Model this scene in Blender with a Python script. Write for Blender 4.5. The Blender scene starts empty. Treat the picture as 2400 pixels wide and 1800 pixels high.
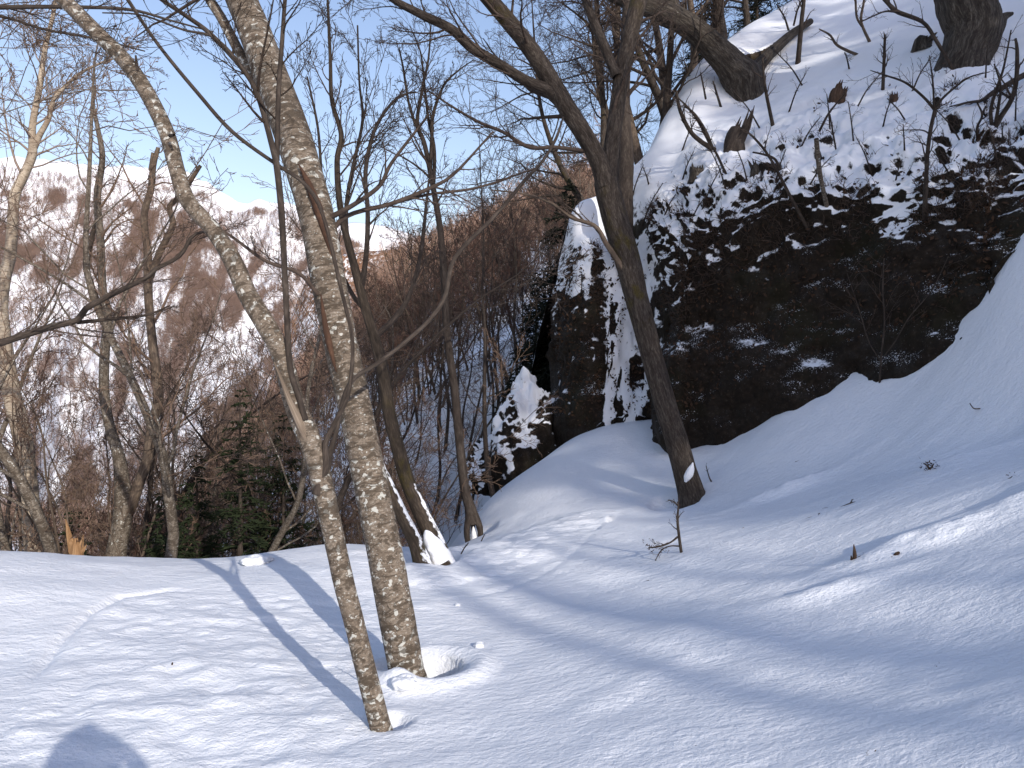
import bpy, math, random
import numpy as np

# ---------------------------------------------------------------- camera, sky, sun, exposure
scene = bpy.context.scene
C = scene.collection
CZ = 1.65                      # eye height above the snow under the photographer
F = 1664.0                     # focal length in photograph pixels (2400 wide)
cam = bpy.data.cameras.new('camera')
cam.sensor_width = 36.0
cam.lens = F / 2400.0 * 36.0
cam.clip_start = 0.05
cam.clip_end = 20000.0
camo = bpy.data.objects.new('camera', cam)
C.objects.link(camo)
camo.location = (0, 0, CZ)
camo.rotation_euler = (math.radians(90), 0, 0)
scene.camera = camo

SUN_AZ = math.radians(180 - 29.7)      # clockwise from +Y
SUN_EL = math.radians(23.7)
SUN = np.array([math.sin(SUN_AZ) * math.cos(SUN_EL), math.cos(SUN_AZ) * math.cos(SUN_EL), math.sin(SUN_EL)])
world = bpy.data.worlds.new('World')
scene.world = world
world.use_nodes = True
wn = world.node_tree.nodes
sky = wn.new('ShaderNodeTexSky')
sky.sky_type = 'NISHITA'
sky.sun_disc = False
sky.sun_elevation = SUN_EL
sky.sun_rotation = SUN_AZ
sky.altitude = 200
sky.air_density = 1.6
sky.dust_density = 1.0
sky.ozone_density = 2.6
wb = wn.new('ShaderNodeMix'); wb.data_type = 'RGBA'; wb.blend_type = 'MULTIPLY'; wb.inputs[0].default_value = 1.0
wb.inputs[7].default_value = (1.13, .985, 1.06, 1)      # white balance of the photograph
world.node_tree.links.new(sky.outputs[0], wb.inputs[6])
world.node_tree.links.new(wb.outputs[2], wn['Background'].inputs[0])
wn['Background'].inputs[1].default_value = 0.14
sun = bpy.data.lights.new('sun', 'SUN')
sun.energy = 3.0
sun.angle = math.radians(0.53)
sun.color = (1.0, 0.93, 0.84)
suno = bpy.data.objects.new('sun', sun)
C.objects.link(suno)
from mathutils import Vector
suno.rotation_euler = Vector(SUN).to_track_quat('Z', 'Y').to_euler()
scene.view_settings.view_transform = 'Standard'
scene.view_settings.look = 'None'
scene.view_settings.exposure = 0.5
scene.view_settings.gamma = 1.0
scene.view_settings.use_curve_mapping = False
scene.render.engine = 'CYCLES'
scene.cycles.max_bounces = 5
scene.cycles.diffuse_bounces = 3

# ---------------------------------------------------------------- helpers
def W(px, py, y):
    """point in the place at depth y seen at photograph pixel (px, py)"""
    return np.array([(px - 1200.0) / F * y, y, CZ + (900.0 - py) / F * y])

def hash3(ix, iy, iz, seed):
    h = (ix.astype(np.int64) * 374761393 + iy.astype(np.int64) * 668265263 + iz.astype(np.int64) * 2147483647 + seed * 144665) & 0xffffffff
    h = ((h ^ (h >> 13)) * 1274126177) & 0xffffffff
    h = ((h ^ (h >> 16)) * 2246822519) & 0xffffffff
    return ((h ^ (h >> 15)) & 0xffff) / 32767.5 - 1.0

def vnoise(p, seed=0):
    """value noise, p (...,3) -> -1..1"""
    f = np.floor(p); i = f.astype(np.int64); u = p - f
    u = u * u * u * (u * (u * 6 - 15) + 10)
    r = 0
    for a in (0, 1):
        wa = u[..., 0] if a else 1 - u[..., 0]
        for b in (0, 1):
            wb = u[..., 1] if b else 1 - u[..., 1]
            for c in (0, 1):
                wc = u[..., 2] if c else 1 - u[..., 2]
                r = r + wa * wb * wc * hash3(i[..., 0] + a, i[..., 1] + b, i[..., 2] + c, seed)
    return r

def fbm(p, oct=4, seed=0, gain=0.5, lac=2.03):
    r = 0; a = 1.0; s = 0
    for o in range(oct):
        r = r + a * vnoise(p * lac ** o + 17.3 * o, seed + o); s += a; a *= gain
    return r / s

def noise2(x, y, sx, sy=None, seed=0, oct=3):
    sy = sx if sy is None else sy
    return fbm(np.stack([np.asarray(x) / sx, np.asarray(y) / sy, np.zeros_like(np.asarray(x, float)) + seed * 3.7], -1), oct, seed)

def sstep(a, b, x):
    t = np.clip((np.asarray(x, float) - a) / (b - a), 0, 1)
    return t * t * (3 - 2 * t)

def mesh_from(name, V, faces, mat, parent=None, smooth=True, attrs=None, loc=None):
    """faces: list of int arrays (n,3) or (n,4)"""
    me = bpy.data.meshes.new(name)
    V = np.asarray(V, np.float32)
    me.vertices.add(len(V)); me.vertices.foreach_set('co', V.ravel())
    faces = [np.asarray(f, np.int32) for f in faces if len(f)]
    nl = sum(f.size for f in faces); npoly = sum(len(f) for f in faces)
    me.loops.add(nl); me.polygons.add(npoly)
    me.loops.foreach_set('vertex_index', np.concatenate([f.ravel() for f in faces]))
    st = []; o = 0
    for f in faces:
        k = f.shape[1]
        st.append(o + np.arange(len(f)) * k); o += f.size
    me.polygons.foreach_set('loop_start', np.concatenate(st).astype(np.int32))
    me.polygons.foreach_set('use_smooth', np.full(npoly, smooth))
    me.update(calc_edges=True)
    for k, a in (attrs or {}).items():
        a = np.asarray(a, np.float32)
        if a.ndim == 2:
            at = me.attributes.new(k, 'FLOAT_VECTOR', 'POINT'); at.data.foreach_set('vector', a.ravel())
        else:
            at = me.attributes.new(k, 'FLOAT', 'POINT'); at.data.foreach_set('value', a)
    if mat: me.materials.append(mat)
    ob = bpy.data.objects.new(name, me)
    C.objects.link(ob)
    if parent is not None: ob.parent = parent
    if loc is not None: ob.location = loc
    return ob

def grid_faces(nr, nc):
    i = np.arange((nr - 1) * (nc - 1)); r = i // (nc - 1); c = i % (nc - 1)
    a = r * nc + c
    return np.stack([a, a + 1, a + nc + 1, a + nc], -1)

def tag(o, label=None, cat=None, group=None, kind=None):
    if label: o['label'] = label
    if cat: o['category'] = cat
    if group: o['group'] = group
    if kind: o['kind'] = kind
    return o

def thing(name, loc, label, cat, group=None, rz=0.0):
    o = bpy.data.objects.new(name, None)
    o.empty_display_size = 0.2
    C.objects.link(o)
    o.location = [float(v) for v in loc]; o.rotation_euler = (0, 0, rz)
    return tag(o, label, cat, group)

def copy_tree(root, loc, rz=0.0, sc=1.0, rx=0.0, ry=0.0):
    r = root.copy(); C.objects.link(r)
    r.location = [float(v) for v in loc]; r.rotation_euler = (rx, ry, rz); r.scale = (sc, sc, sc)
    for ch in list(root.children):
        c = ch.copy(); C.objects.link(c); c.parent = r
        for g in list(ch.children):
            d = g.copy(); C.objects.link(d); d.parent = c
    return r

class MB:
    """collects tubes, boxes and loose faces; build() links them as ONE mesh object"""
    def __init__(s): s.V = []; s.Q = []; s.T = []; s.tc = []; s.n = 0
    def add(s, V, quads=None, tris=None, tc=None):
        V = np.asarray(V, float).reshape(-1, 3)
        s.V.append(V); s.tc.append(V if tc is None else np.asarray(tc, float).reshape(-1, 3))
        if quads is not None and len(quads): s.Q.append(np.asarray(quads) + s.n)
        if tris is not None and len(tris): s.T.append(np.asarray(tris) + s.n)
        s.n += len(V)
    def tubes(s, P, R, m, bump=None):
        """P (N,n,3) paths, R (N,n) radii, m sides"""
        P = np.asarray(P, float); R = np.asarray(R, float)
        if P.ndim == 2: P = P[None]; R = R[None]
        N, n, _ = P.shape
        T = np.gradient(P, axis=1)
        T /= np.linalg.norm(T, axis=2, keepdims=True) + 1e-9
        mean = T.mean(1); ax = np.argmin(np.abs(mean), axis=1)
        ref = np.eye(3)[ax][:, None, :]
        U = np.cross(T, np.broadcast_to(ref, T.shape)); U /= np.linalg.norm(U, axis=2, keepdims=True) + 1e-9
        Vv = np.cross(T, U)
        th = np.arange(m) * 2 * math.pi / m
        L = np.concatenate([np.zeros((N, 1)), np.cumsum(np.linalg.norm(np.diff(P, axis=1), axis=2), 1)], 1)
        r4 = np.broadcast_to(R[:, :, None], (N, n, m)).copy()
        tcv = np.stack([np.cos(th)[None, None] * R[:, :1, None] * np.ones((N, n, m)), np.sin(th)[None, None] * R[:, :1, None] * np.ones((N, n, m)),
                        np.broadcast_to(L[:, :, None], (N, n, m))], -1)
        if bump is not None: r4 = r4 * (1 + bump(tcv))
        X = P[:, :, None] + r4[..., None] * (np.cos(th)[None, None, :, None] * U[:, :, None] + np.sin(th)[None, None, :, None] * Vv[:, :, None])
        b = (np.arange(N)[:, None, None] * n + np.arange(n - 1)[None, :, None]) * m
        j = np.arange(m)[None, None]; j2 = (j + 1) % m
        q = np.stack([b + j, b + j2, b + m + j2, b + m + j], -1).reshape(-1, 4)
        s.add(X, q, tc=tcv)
    def build(s, name, mat, parent=None, smooth=True, loc=None, kind=None):
        V = np.concatenate(s.V)
        tc = np.concatenate(s.tc)
        if loc is not None: V = V - np.asarray(loc)
        f = []
        if s.Q: f.append(np.concatenate(s.Q))
        if s.T: f.append(np.concatenate(s.T))
        o = mesh_from(name, V, f, mat, parent, smooth, {'tc': tc})
        if kind: o['kind'] = kind
        return o

def resample(P, n):
    P = np.asarray(P, float)
    # Catmull-Rom through the points, then even spacing
    Q = np.vstack([2 * P[0] - P[1], P, 2 * P[-1] - P[-2]])
    out = []
    for i in range(1, len(Q) - 2):
        t = np.linspace(0, 1, 12, endpoint=False)[:, None]
        p0, p1, p2, p3 = Q[i - 1], Q[i], Q[i + 1], Q[i + 2]
        out.append(0.5 * (2 * p1 + (p2 - p0) * t + (2 * p0 - 5 * p1 + 4 * p2 - p3) * t * t + (3 * p1 - p0 - 3 * p2 + p3) * t ** 3))
    out = np.vstack(out + [P[-1:]])
    s = np.concatenate([[0], np.cumsum(np.linalg.norm(np.diff(out, axis=0), axis=1))])
    q = np.linspace(0, s[-1], n)
    return np.stack([np.interp(q, s, out[:, k]) for k in range(out.shape[1])], -1)

def grow(P, R, rng, k, ang=0.8, lenf=0.6, n=5, wob=0.25, up=0.05, t0=0.2, rf=0.6, rtip=0.2, rmin=0.002, lmax=9, plane=None, lfix=None):
    """children for every parent path; vectorised"""
    P = np.asarray(P, float); R = np.asarray(R, float)
    if P.ndim == 2: P = P[None]; R = R[None]
    N, m, _ = P.shape
    L = np.linalg.norm(np.diff(P, axis=1), axis=2).sum(1)
    idx = np.repeat(np.arange(N), k)
    t = t0 + (0.99 - t0) * (np.tile((np.arange(k) + 0.5) / k, N) + rng.uniform(-.5, .5, N * k) / k)
    t = np.clip(t, 0, 0.995)
    f = t * (m - 1); i0 = f.astype(int); fr = (f - i0)[:, None]
    p0 = P[idx, i0] * (1 - fr) + P[idx, i0 + 1] * fr
    tan = P[idx, i0 + 1] - P[idx, i0]; tan /= np.linalg.norm(tan, axis=1, keepdims=True) + 1e-9
    r0 = (R[idx, i0] * (1 - fr[:, 0]) + R[idx, i0 + 1] * fr[:, 0]) * rf * rng.uniform(.6, 1.0, len(t))
    rd = rng.normal(size=(len(t), 3))
    if plane is not None: rd = rd * plane
    perp = rd - (rd * tan).sum(1, keepdims=True) * tan
    perp /= np.linalg.norm(perp, axis=1, keepdims=True) + 1e-9
    a = (ang * rng.uniform(.65, 1.35, len(t)))[:, None]
    d = np.cos(a) * tan + np.sin(a) * perp
    LL = (L[idx] if lfix is None else lfix)
    l = LL * lenf * rng.uniform(.45, 1.25, len(t)) * (1.1 - .6 * t)
    l = np.minimum(l, lmax)
    pts = [p0]; d = d.copy()
    for s in range(n - 1):
        pts.append(pts[-1] + d * (l / (n - 1))[:, None])
        d = d + rng.normal(size=d.shape) * wob + np.array([0, 0, up])
        d /= np.linalg.norm(d, axis=1, keepdims=True)
    Pn = np.stack(pts, 1)
    q = np.linspace(0, 1, n)[None]
    Rn = np.maximum(r0[:, None] * (1 - (1 - rtip) * q), rmin)
    return Pn, Rn

# ---------------------------------------------------------------- material helpers
def new_mat(name):
    m = bpy.data.materials.new(name); m.use_nodes = True
    nt = m.node_tree; b = nt.nodes['Principled BSDF']
    b.inputs['Specular IOR Level'].default_value = 0.2
    return m, nt, b
def nd(nt, t, **kw):
    n = nt.nodes.new(t)
    for k, v in kw.items(): setattr(n, k, v)
    return n
def ln(nt, a, b): nt.links.new(a, b)
def mapping(nt, src, scale, loc=(0, 0, 0)):
    mp = nd(nt, 'ShaderNodeMapping'); mp.inputs['Scale'].default_value = scale; mp.inputs['Location'].default_value = loc
    ln(nt, src, mp.inputs[0]); return mp.outputs[0]
def noise(nt, vec, scale, detail=4, rough=0.55, dist=0.0):
    n = nd(nt, 'ShaderNodeTexNoise'); n.inputs['Scale'].default_value = scale; n.inputs['Detail'].default_value = detail
    n.inputs['Roughness'].default_value = rough; n.inputs['Distortion'].default_value = dist
    if vec is not None: ln(nt, vec, n.inputs['Vector'])
    return n.outputs[0]
def ramp(nt, fac, stops):
    r = nd(nt, 'ShaderNodeValToRGB'); e = r.color_ramp.elements
    while len(e) < len(stops): e.new(0.5)
    for i, (p, c) in enumerate(stops):
        e[i].position = p; e[i].color = (*c, 1) if not np.isscalar(c) else (c, c, c, 1)
    ln(nt, fac, r.inputs[0]); return r.outputs[0]
def mix(nt, fac, a, b, blend='MIX'):
    m = nd(nt, 'ShaderNodeMix', data_type='RGBA', blend_type=blend)
    for s, v in ((m.inputs[0], fac), (m.inputs[6], a), (m.inputs[7], b)):
        if isinstance(v, (int, float)): s.default_value = v
        elif isinstance(v, tuple): s.default_value = (*v, 1)
        else: ln(nt, v, s)
    return m.outputs[2]
def mth(nt, op, a, b=0.0, clamp=False):
    m = nd(nt, 'ShaderNodeMath', operation=op, use_clamp=clamp)
    for s, v in ((m.inputs[0], a), (m.inputs[1], b)):
        if isinstance(v, (int, float)): s.default_value = v
        else: ln(nt, v, s)
    return m.outputs[0]
def bump(nt, b, h, strength, dist):
    n = nd(nt, 'ShaderNodeBump'); n.inputs['Strength'].default_value = strength; n.inputs['Distance'].default_value = dist
    ln(nt, h, n.inputs['Height']); ln(nt, n.outputs[0], b.inputs['Normal']); return n
def attr(nt, name):
    return nd(nt, 'ShaderNodeAttribute', attribute_name=name)
def coords(nt): return nd(nt, 'ShaderNodeTexCoord').outputs['Object']
SNOW = (0.82, 0.84, 0.875)

def mat_snow():
    m, nt, b = new_mat('snow')
    c = coords(nt)
    n1 = noise(nt, c, 55, 3, .6); n2 = noise(nt, c, 260, 2, .6); n3 = noise(nt, mapping(nt, c, (5, 9, 5)), 2.2, 4, .6)
    h = mth(nt, 'ADD', mth(nt, 'MULTIPLY', n1, .6), mth(nt, 'ADD', mth(nt, 'MULTIPLY', n2, .22), mth(nt, 'MULTIPLY', n3, 1.6)))
    n4 = noise(nt, mapping(nt, c, (1, 1.5, 1)), 13, 6, .68)
    h = mth(nt, 'ADD', h, mth(nt, 'MULTIPLY', n4, 1.6))
    bump(nt, b, h, .7, .014)
    ln(nt, ramp(nt, noise(nt, c, 1.3, 3), [(0.3, (.80, .825, .865)), (.7, (.84, .855, .885))]), b.inputs['Base Color'])
    b.inputs['Roughness'].default_value = .62
    b.inputs['Specular IOR Level'].default_value = .25
    return m

def mat_bark(name, base, dark, light, lichen=0.0, moss=0.0, sc=1.0, stretch=(1, 1, .35), bstr=.6, bdist=.01, snowy=False, mossz=(-.1, 0, .22, .36)):
    m, nt, b = new_mat(name)
    tc = attr(nt, 'tc').outputs['Vector']
    v = mapping(nt, tc, tuple(s * sc for s in stretch))
    n1 = noise(nt, v, 14, 6, .65, .6); n2 = noise(nt, v, 46, 4, .6)
    col = ramp(nt, n1, [(.30, dark), (.48, base), (.70, light)])
    col = mix(nt, mth(nt, 'MULTIPLY', ramp(nt, n2, [(.45, 1.0), (.62, 0.0)]), .55), col, dark)
    h = mth(nt, 'ADD', n1, mth(nt, 'MULTIPLY', n2, .5))
    if lichen > 0:
        vl = mapping(nt, tc, (1, 1, 1.5))
        l1 = noise(nt, vl, 19, 2, .5, .25); l2 = noise(nt, tc, 2.4, 2); sz = nd(nt, 'ShaderNodeSeparateXYZ'); ln(nt, tc, sz.inputs[0])
        hi = mth(nt, 'MULTIPLY', mth(nt, 'MINIMUM', sz.outputs[2], 2.0), -.035)
        lf = ramp(nt, mth(nt, 'ADD', mth(nt, 'ADD', l1, hi), mth(nt, 'MULTIPLY', l2, .40)), [(.870 - .10 * lichen, 0.0), (.890 - .10 * lichen, 1.0)])
        col = mix(nt, mth(nt, 'MULTIPLY', lf, .85), col, (.50, .50, .46))
        s1 = ramp(nt, noise(nt, vl, 60, 2, .5), [(.63, 0.0), (.66, .55)])
        col = mix(nt, s1, col, (.42, .41, .37))
        # dark bands and scars running round the trunk
        d1 = noise(nt, mapping(nt, tc, (6, 6, 17)), 1.6, 5, .62, 1.1); d2 = noise(nt, tc, 1.7, 2)
        df = ramp(nt, mth(nt, 'ADD', d1, mth(nt, 'MULTIPLY', d2, .3)), [(.635, 0.0), (.70, 1.0)])
        col = mix(nt, mth(nt, 'MULTIPLY', df, .8), col, (.055, .042, .03))
        h = mth(nt, 'ADD', h, mth(nt, 'MULTIPLY', lf, .25))
    if moss > 0:
        geo = nd(nt, 'ShaderNodeNewGeometry')
        mf = noise(nt, tc, 3.0, 5, .6)
        mf = ramp(nt, mf, [(.62 - .25 * moss, 0.0), (.74 - .25 * moss, 1.0)])
        mz = nd(nt, 'ShaderNodeSeparateXYZ'); ln(nt, tc, mz.inputs[0]); zz_ = mth(nt, 'DIVIDE', mz.outputs[2], 6.0)
        mf = mth(nt, 'MULTIPLY', mf, ramp(nt, zz_, [(mossz[0], 0.0), (mossz[1], 1.0), (mossz[2], 1.0), (mossz[3], 0.0)]))
        mcol = ramp(nt, noise(nt, tc, 40, 3), [(.35, (.035, .027, .008)), (.7, (.085, .066, .018))])
        col = mix(nt, mth(nt, 'MULTIPLY', mf, .85), col, mcol)
    if snowy:
        geo = nd(nt, 'ShaderNodeNewGeometry'); sx = nd(nt, 'ShaderNodeSeparateXYZ'); ln(nt, geo.outputs['Normal'], sx.inputs[0])
        sf = ramp(nt, mth(nt, 'ADD', sx.outputs[2], mth(nt, 'MULTIPLY', noise(nt, tc, 14, 4), .5)), [(.68, 0.0), (.74, 1.0)])
        col = mix(nt, sf, col, SNOW)
    ln(nt, col, b.inputs['Base Color'])
    b.inputs['Roughness'].default_value = .85
    bump(nt, b, h, bstr, bdist)
    return m

def mat_flat(name, a, c2, scale=20, rough=.85, useattr=True):
    m, nt, b = new_mat(name)
    v = attr(nt, 'tc').outputs['Vector'] if useattr else coords(nt)
    ln(nt, ramp(nt, noise(nt, v, scale, 3), [(.35, a), (.65, c2)]), b.inputs['Base Color'])
    b.inputs['Roughness'].default_value = rough
    return m

def mat_birch():
    m, nt, b = new_mat('birch_bark')
    tc = attr(nt, 'tc').outputs['Vector']
    d = noise(nt, mapping(nt, tc, (5, 5, 42)), 1.2, 4, .6, .4)
    col = ramp(nt, d, [(.30, (.12, .09, .06)), (.42, (.33, .27, .2)), (.60, (.50, .43, .34)), (.70, (.16, .12, .08))])
    col = mix(nt, ramp(nt, noise(nt, tc, 3.5, 3), [(.42, .55), (.62, 0.0)]), col, (.15, .11, .08))
    ln(nt, col, b.inputs['Base Color']); b.inputs['Roughness'].default_value = .7
    bump(nt, b, d, .4, .006)
    return m

def mat_rock(name, snowlo=.55, snowhi=.68, nscale=1.0, tone=1.0):
    """dark mossy rock; snow lies where the surface is flat enough. 'rocky' attribute 1 = bare cliff, 0 = snow slope"""
    m, nt, b = new_mat(name)
    c = coords(nt)
    geo = nd(nt, 'ShaderNodeNewGeometry'); sx = nd(nt, 'ShaderNodeSeparateXYZ'); ln(nt, geo.outputs['Normal'], sx.inputs[0])
    rk = attr(nt, 'rocky').outputs['Fac']
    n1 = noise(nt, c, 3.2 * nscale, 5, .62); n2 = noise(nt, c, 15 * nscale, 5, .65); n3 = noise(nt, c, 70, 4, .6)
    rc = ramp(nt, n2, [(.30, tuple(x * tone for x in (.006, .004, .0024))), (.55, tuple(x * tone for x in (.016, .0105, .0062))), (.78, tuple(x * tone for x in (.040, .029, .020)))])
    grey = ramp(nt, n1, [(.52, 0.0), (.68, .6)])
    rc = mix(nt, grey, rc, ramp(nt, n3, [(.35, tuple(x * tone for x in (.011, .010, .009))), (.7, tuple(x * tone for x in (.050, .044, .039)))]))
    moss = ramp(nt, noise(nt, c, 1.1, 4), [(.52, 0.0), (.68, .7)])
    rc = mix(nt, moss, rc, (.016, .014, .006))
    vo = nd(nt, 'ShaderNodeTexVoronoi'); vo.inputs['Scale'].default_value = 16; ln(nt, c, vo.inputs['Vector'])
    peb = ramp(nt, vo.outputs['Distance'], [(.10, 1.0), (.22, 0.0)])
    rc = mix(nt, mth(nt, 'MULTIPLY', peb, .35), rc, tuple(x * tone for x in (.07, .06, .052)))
    # snow mask
    a = mth(nt, 'ADD', sx.outputs[2], mth(nt, 'MULTIPLY', mth(nt, 'SUBTRACT', n2, .5), .55))
    a = mth(nt, 'ADD', a, mth(nt, 'MULTIPLY', mth(nt, 'SUBTRACT', n1, .5), .35))
    a = mth(nt, 'SUBTRACT', a, mth(nt, 'MULTIPLY', rk, .62))
    a = mth(nt, 'ADD', a, .5)
    sm = ramp(nt, a, [(snowlo, 0.0), (snowhi, 1.0)])
    fl = mth(nt, 'ADD', mth(nt, 'MULTIPLY', noise(nt, c, 62, 3, .6), .75), mth(nt, 'ADD', mth(nt, 'MULTIPLY', noise(nt, c, 2.3, 3), .25), mth(nt, 'MULTIPLY', sx.outputs[2], .22)))
    sm = mth(nt, 'MAXIMUM', sm, ramp(nt, fl, [(.715, 0.0), (.75, 1.0)]))
    ln(nt, mix(nt, sm, rc, SNOW), b.inputs['Base Color'])
    b.inputs['Roughness'].default_value = .8
    hh = mth(nt, 'ADD', mth(nt, 'MULTIPLY', n2, mth(nt, 'SUBTRACT', 1.1, sm)), mth(nt, 'ADD', mth(nt, 'MULTIPLY', n3, .15), mth(nt, 'MULTIPLY', sm, .5)))
    bump(nt, b, hh, .7, .03)
    return m

def mat_hill(name, snow, wood1, wood2, lo, hi, sc, stretch):
    m, nt, b = new_mat(name)
    c = coords(nt)
    n1 = noise(nt, mapping(nt, c, stretch), sc, 7, .66, .3)
    mk = attr(nt, 'wood').outputs['Fac']
    n0 = noise(nt, mapping(nt, c, stretch), sc * 4.3, 5, .7, .2)
    v_ = mth(nt, 'ADD', mth(nt, 'MULTIPLY', mth(nt, 'SUBTRACT', n1, .5), 1.1), mth(nt, 'MULTIPLY', mth(nt, 'SUBTRACT', n0, .5), 2.3))
    f = ramp(nt, mth(nt, 'ADD', v_, mk), [(lo, 0.0), (hi, 1.0)])
    w = mix(nt, noise(nt, c, sc * 1.7, 5, .7), wood1, wood2)
    ln(nt, mix(nt, f, snow, w), b.inputs['Base Color']); b.inputs['Roughness'].default_value = .9
    return m

# ---------------------------------------------------------------- the lie of the land
def far_land(x, y):
    """valley sides ahead: the slope on the right falls to the left into the valley"""
    cx = .65 - .30 * np.clip((y - 30) / 230, 0, 1)
    z = 1.65 - 4.1 + cx * x + .194 * y + .0002 * np.maximum(y, 0) ** 2
    s = np.maximum(0, -(x + .13 * y + 1.0))
    z = z - .05 * s ** 2 / (1 + .05 * s)
    z = z - .5 * np.maximum(0, -y - 5) * 0
    floor = -46.0 - .02 * np.maximum(y, 0)
    k = 4.0
    return np.maximum(z, floor) + np.log1p(np.exp(-np.abs(z - floor) / k)) * k

CTRL = []
def ct(*rows):
    for r in rows: CTRL.append(r)
# points read off the photograph: pixel + depth
for px, py, y in [(0, 1297, 7.0), (230, 1302, 7.0), (450, 1311, 6.9), (590, 1317, 7.0), (760, 1274, 7.6), (860, 1290, 8.2),
                  (1000, 1313, 8.6), (1110, 1266, 10.2), (1150, 1168, 13.2), (1230, 1118, 13.6), (1330, 1035, 13.6), (1420, 1000, 13.0), (1540, 1090, 10.9),
                  (960, 1597, 4.1), (895, 1715, 3.40), (1000, 1800, 3.02), (1800, 1800, 2.5), (2400, 1800, 2.03), (1400, 1800, 2.8),
                  (600, 1800, 3.1), (0, 1800, 3.05), (0, 1560, 4.2), (300, 1560, 4.2), (500, 1500, 4.6),
                  (1623, 1165, 9.5), (1600, 1292, 6.3), (2000, 1312, 4.8), (2180, 1095, 6.5), (2400, 1000, 6.75), (2330, 760, 8.0),
                  (2400, 570, 8.2), (2200, 840, 8.6), (2000, 900, 9.5), (1850, 965, 10.0), (1720, 1030, 10.6), (1620, 1062, 11.0),
                  (1300, 1300, 7.0), (1350, 1400, 5.6), (1700, 1450, 4.2), (2100, 1550, 3.2), (1250, 1240, 8.6)]:
    p = W(px, py, y); ct((p[0], p[1], p[2]))
ct((-6, 9.5, -2.1), (-6, 14, -6), (-2.4, 12, -2.7), (-3, 17, -5.2), (-12, 8, -2.4), (-12, 14, -7.5), (-1.6, 15, -3.0), (-25, 12, -9),
   (0, 0, 0), (0, -5, .25), (-5, 0, -.25), (-10, 3, -.6), (5, 0, 2.3), (8, 4, 4.3), (-10, -8, -.9), (10, -10, 4.6), (5, -5, 2.2),
   (10, -2, 4.9), (15, -12, 7.2), (20, -20, 9.6), (30, -30, 14), (20, -5, 9.5), (30, -10, 14), (0, -20, .8), (-20, -20, -2), (0, -40, 1),
   (30, 0, 15), (45, -40, 20), (45, 0, 22), (4.2, 13, 1.4), (7.5, 13, 3.2), (3, 15, 1.0), (.6, 16.5, -.2), (12, 13, 5.5), (-35, 0, -6), (-30, -35, -4))
for x, y in [(-35, 25), (-20, 22), (-10, 22), (-4, 22), (2, 20), (10, 20), (22, 22), (40, 22), (-10, 32), (5, 32), (25, 32), (45, 32), (-35, 34)]:
    ct((x, y, float(far_land(np.array(float(x)), np.array(float(y))))))
CTRL = np.array(CTRL, float)
def _phi(r2): return .5 * r2 * np.log(r2 + 1e-6)
def _fit():
    x = CTRL[:, :2]; n = len(x)
    A = _phi(((x[:, None] - x[None]) ** 2).sum(2)) + np.eye(n) * .02
    Pm = np.hstack([np.ones((n, 1)), x])
    M = np.block([[A, Pm], [Pm.T, np.zeros((3, 3))]])
    return np.linalg.solve(M, np.concatenate([CTRL[:, 2], np.zeros(3)]))
TPS = _fit()
def land0(x, y):
    x = np.asarray(x, float); y = np.asarray(y, float)
    sh = x.shape; xf = x.ravel(); yf = y.ravel()
    r = TPS[-3] + TPS[-2] * xf + TPS[-1] * yf
    for (cx, cy, _), w in zip(CTRL, TPS[:-3]):
        r += w * _phi((xf - cx) ** 2 + (yf - cy) ** 2)
    w = sstep(20, 31, yf)
    return (r * (1 - w) + far_land(xf, yf) * w).reshape(sh)

def seg_dist(x, y, pts):
    """signed distance to a polyline (+ on its left) and parameter"""
    best = np.full(x.shape, 1e9); sg = np.zeros(x.shape); par = np.zeros(x.shape)
    for i in range(len(pts) - 1):
        ax, ay = pts[i]; bx, by = pts[i + 1]
        dx, dy = bx - ax, by - ay; l2 = dx * dx + dy * dy
        t = np.clip(((x - ax) * dx + (y - ay) * dy) / l2, 0, 1)
        qx, qy = x - ax - t * dx, y - ay - t * dy
        d = np.hypot(qx, qy); m = d < best
        best = np.where(m, d, best); sg = np.where(m, np.sign(dx * qy - dy * qx), sg); par = np.where(m, i + t, par)
    return best * np.where(sg == 0, 1, sg), par

def ray_hit(px, py, fn=None):
    ys = np.linspace(1.2, 30, 4000)
    x = (px - 1200) / F * ys; z = CZ + (900 - py) / F * ys
    d = z - (fn or land0)(x, ys)
    i = np.argmax(d < 0) if (d < 0).any() else len(ys) - 1
    return np.array([x[i], ys[i], z[i]])

def gpts(pix): return [tuple(ray_hit(*p)[:2]) for p in pix]
TRACK_L = gpts([(60, 1640), (95, 1570), (150, 1495), (215, 1430), (280, 1395), (400, 1378), (520, 1385)])
TRACK_R = gpts([(1385, 1250), (1330, 1300), (1260, 1348), (1180, 1378), (1060, 1402), (980, 1418)])
B1 = ray_hit(893, 1712); B2 = ray_hit(957, 1592); B3 = ray_hit(1622, 1163)
B8 = ray_hit(1010, 1311); B9 = ray_hit(1112, 1262)

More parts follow.
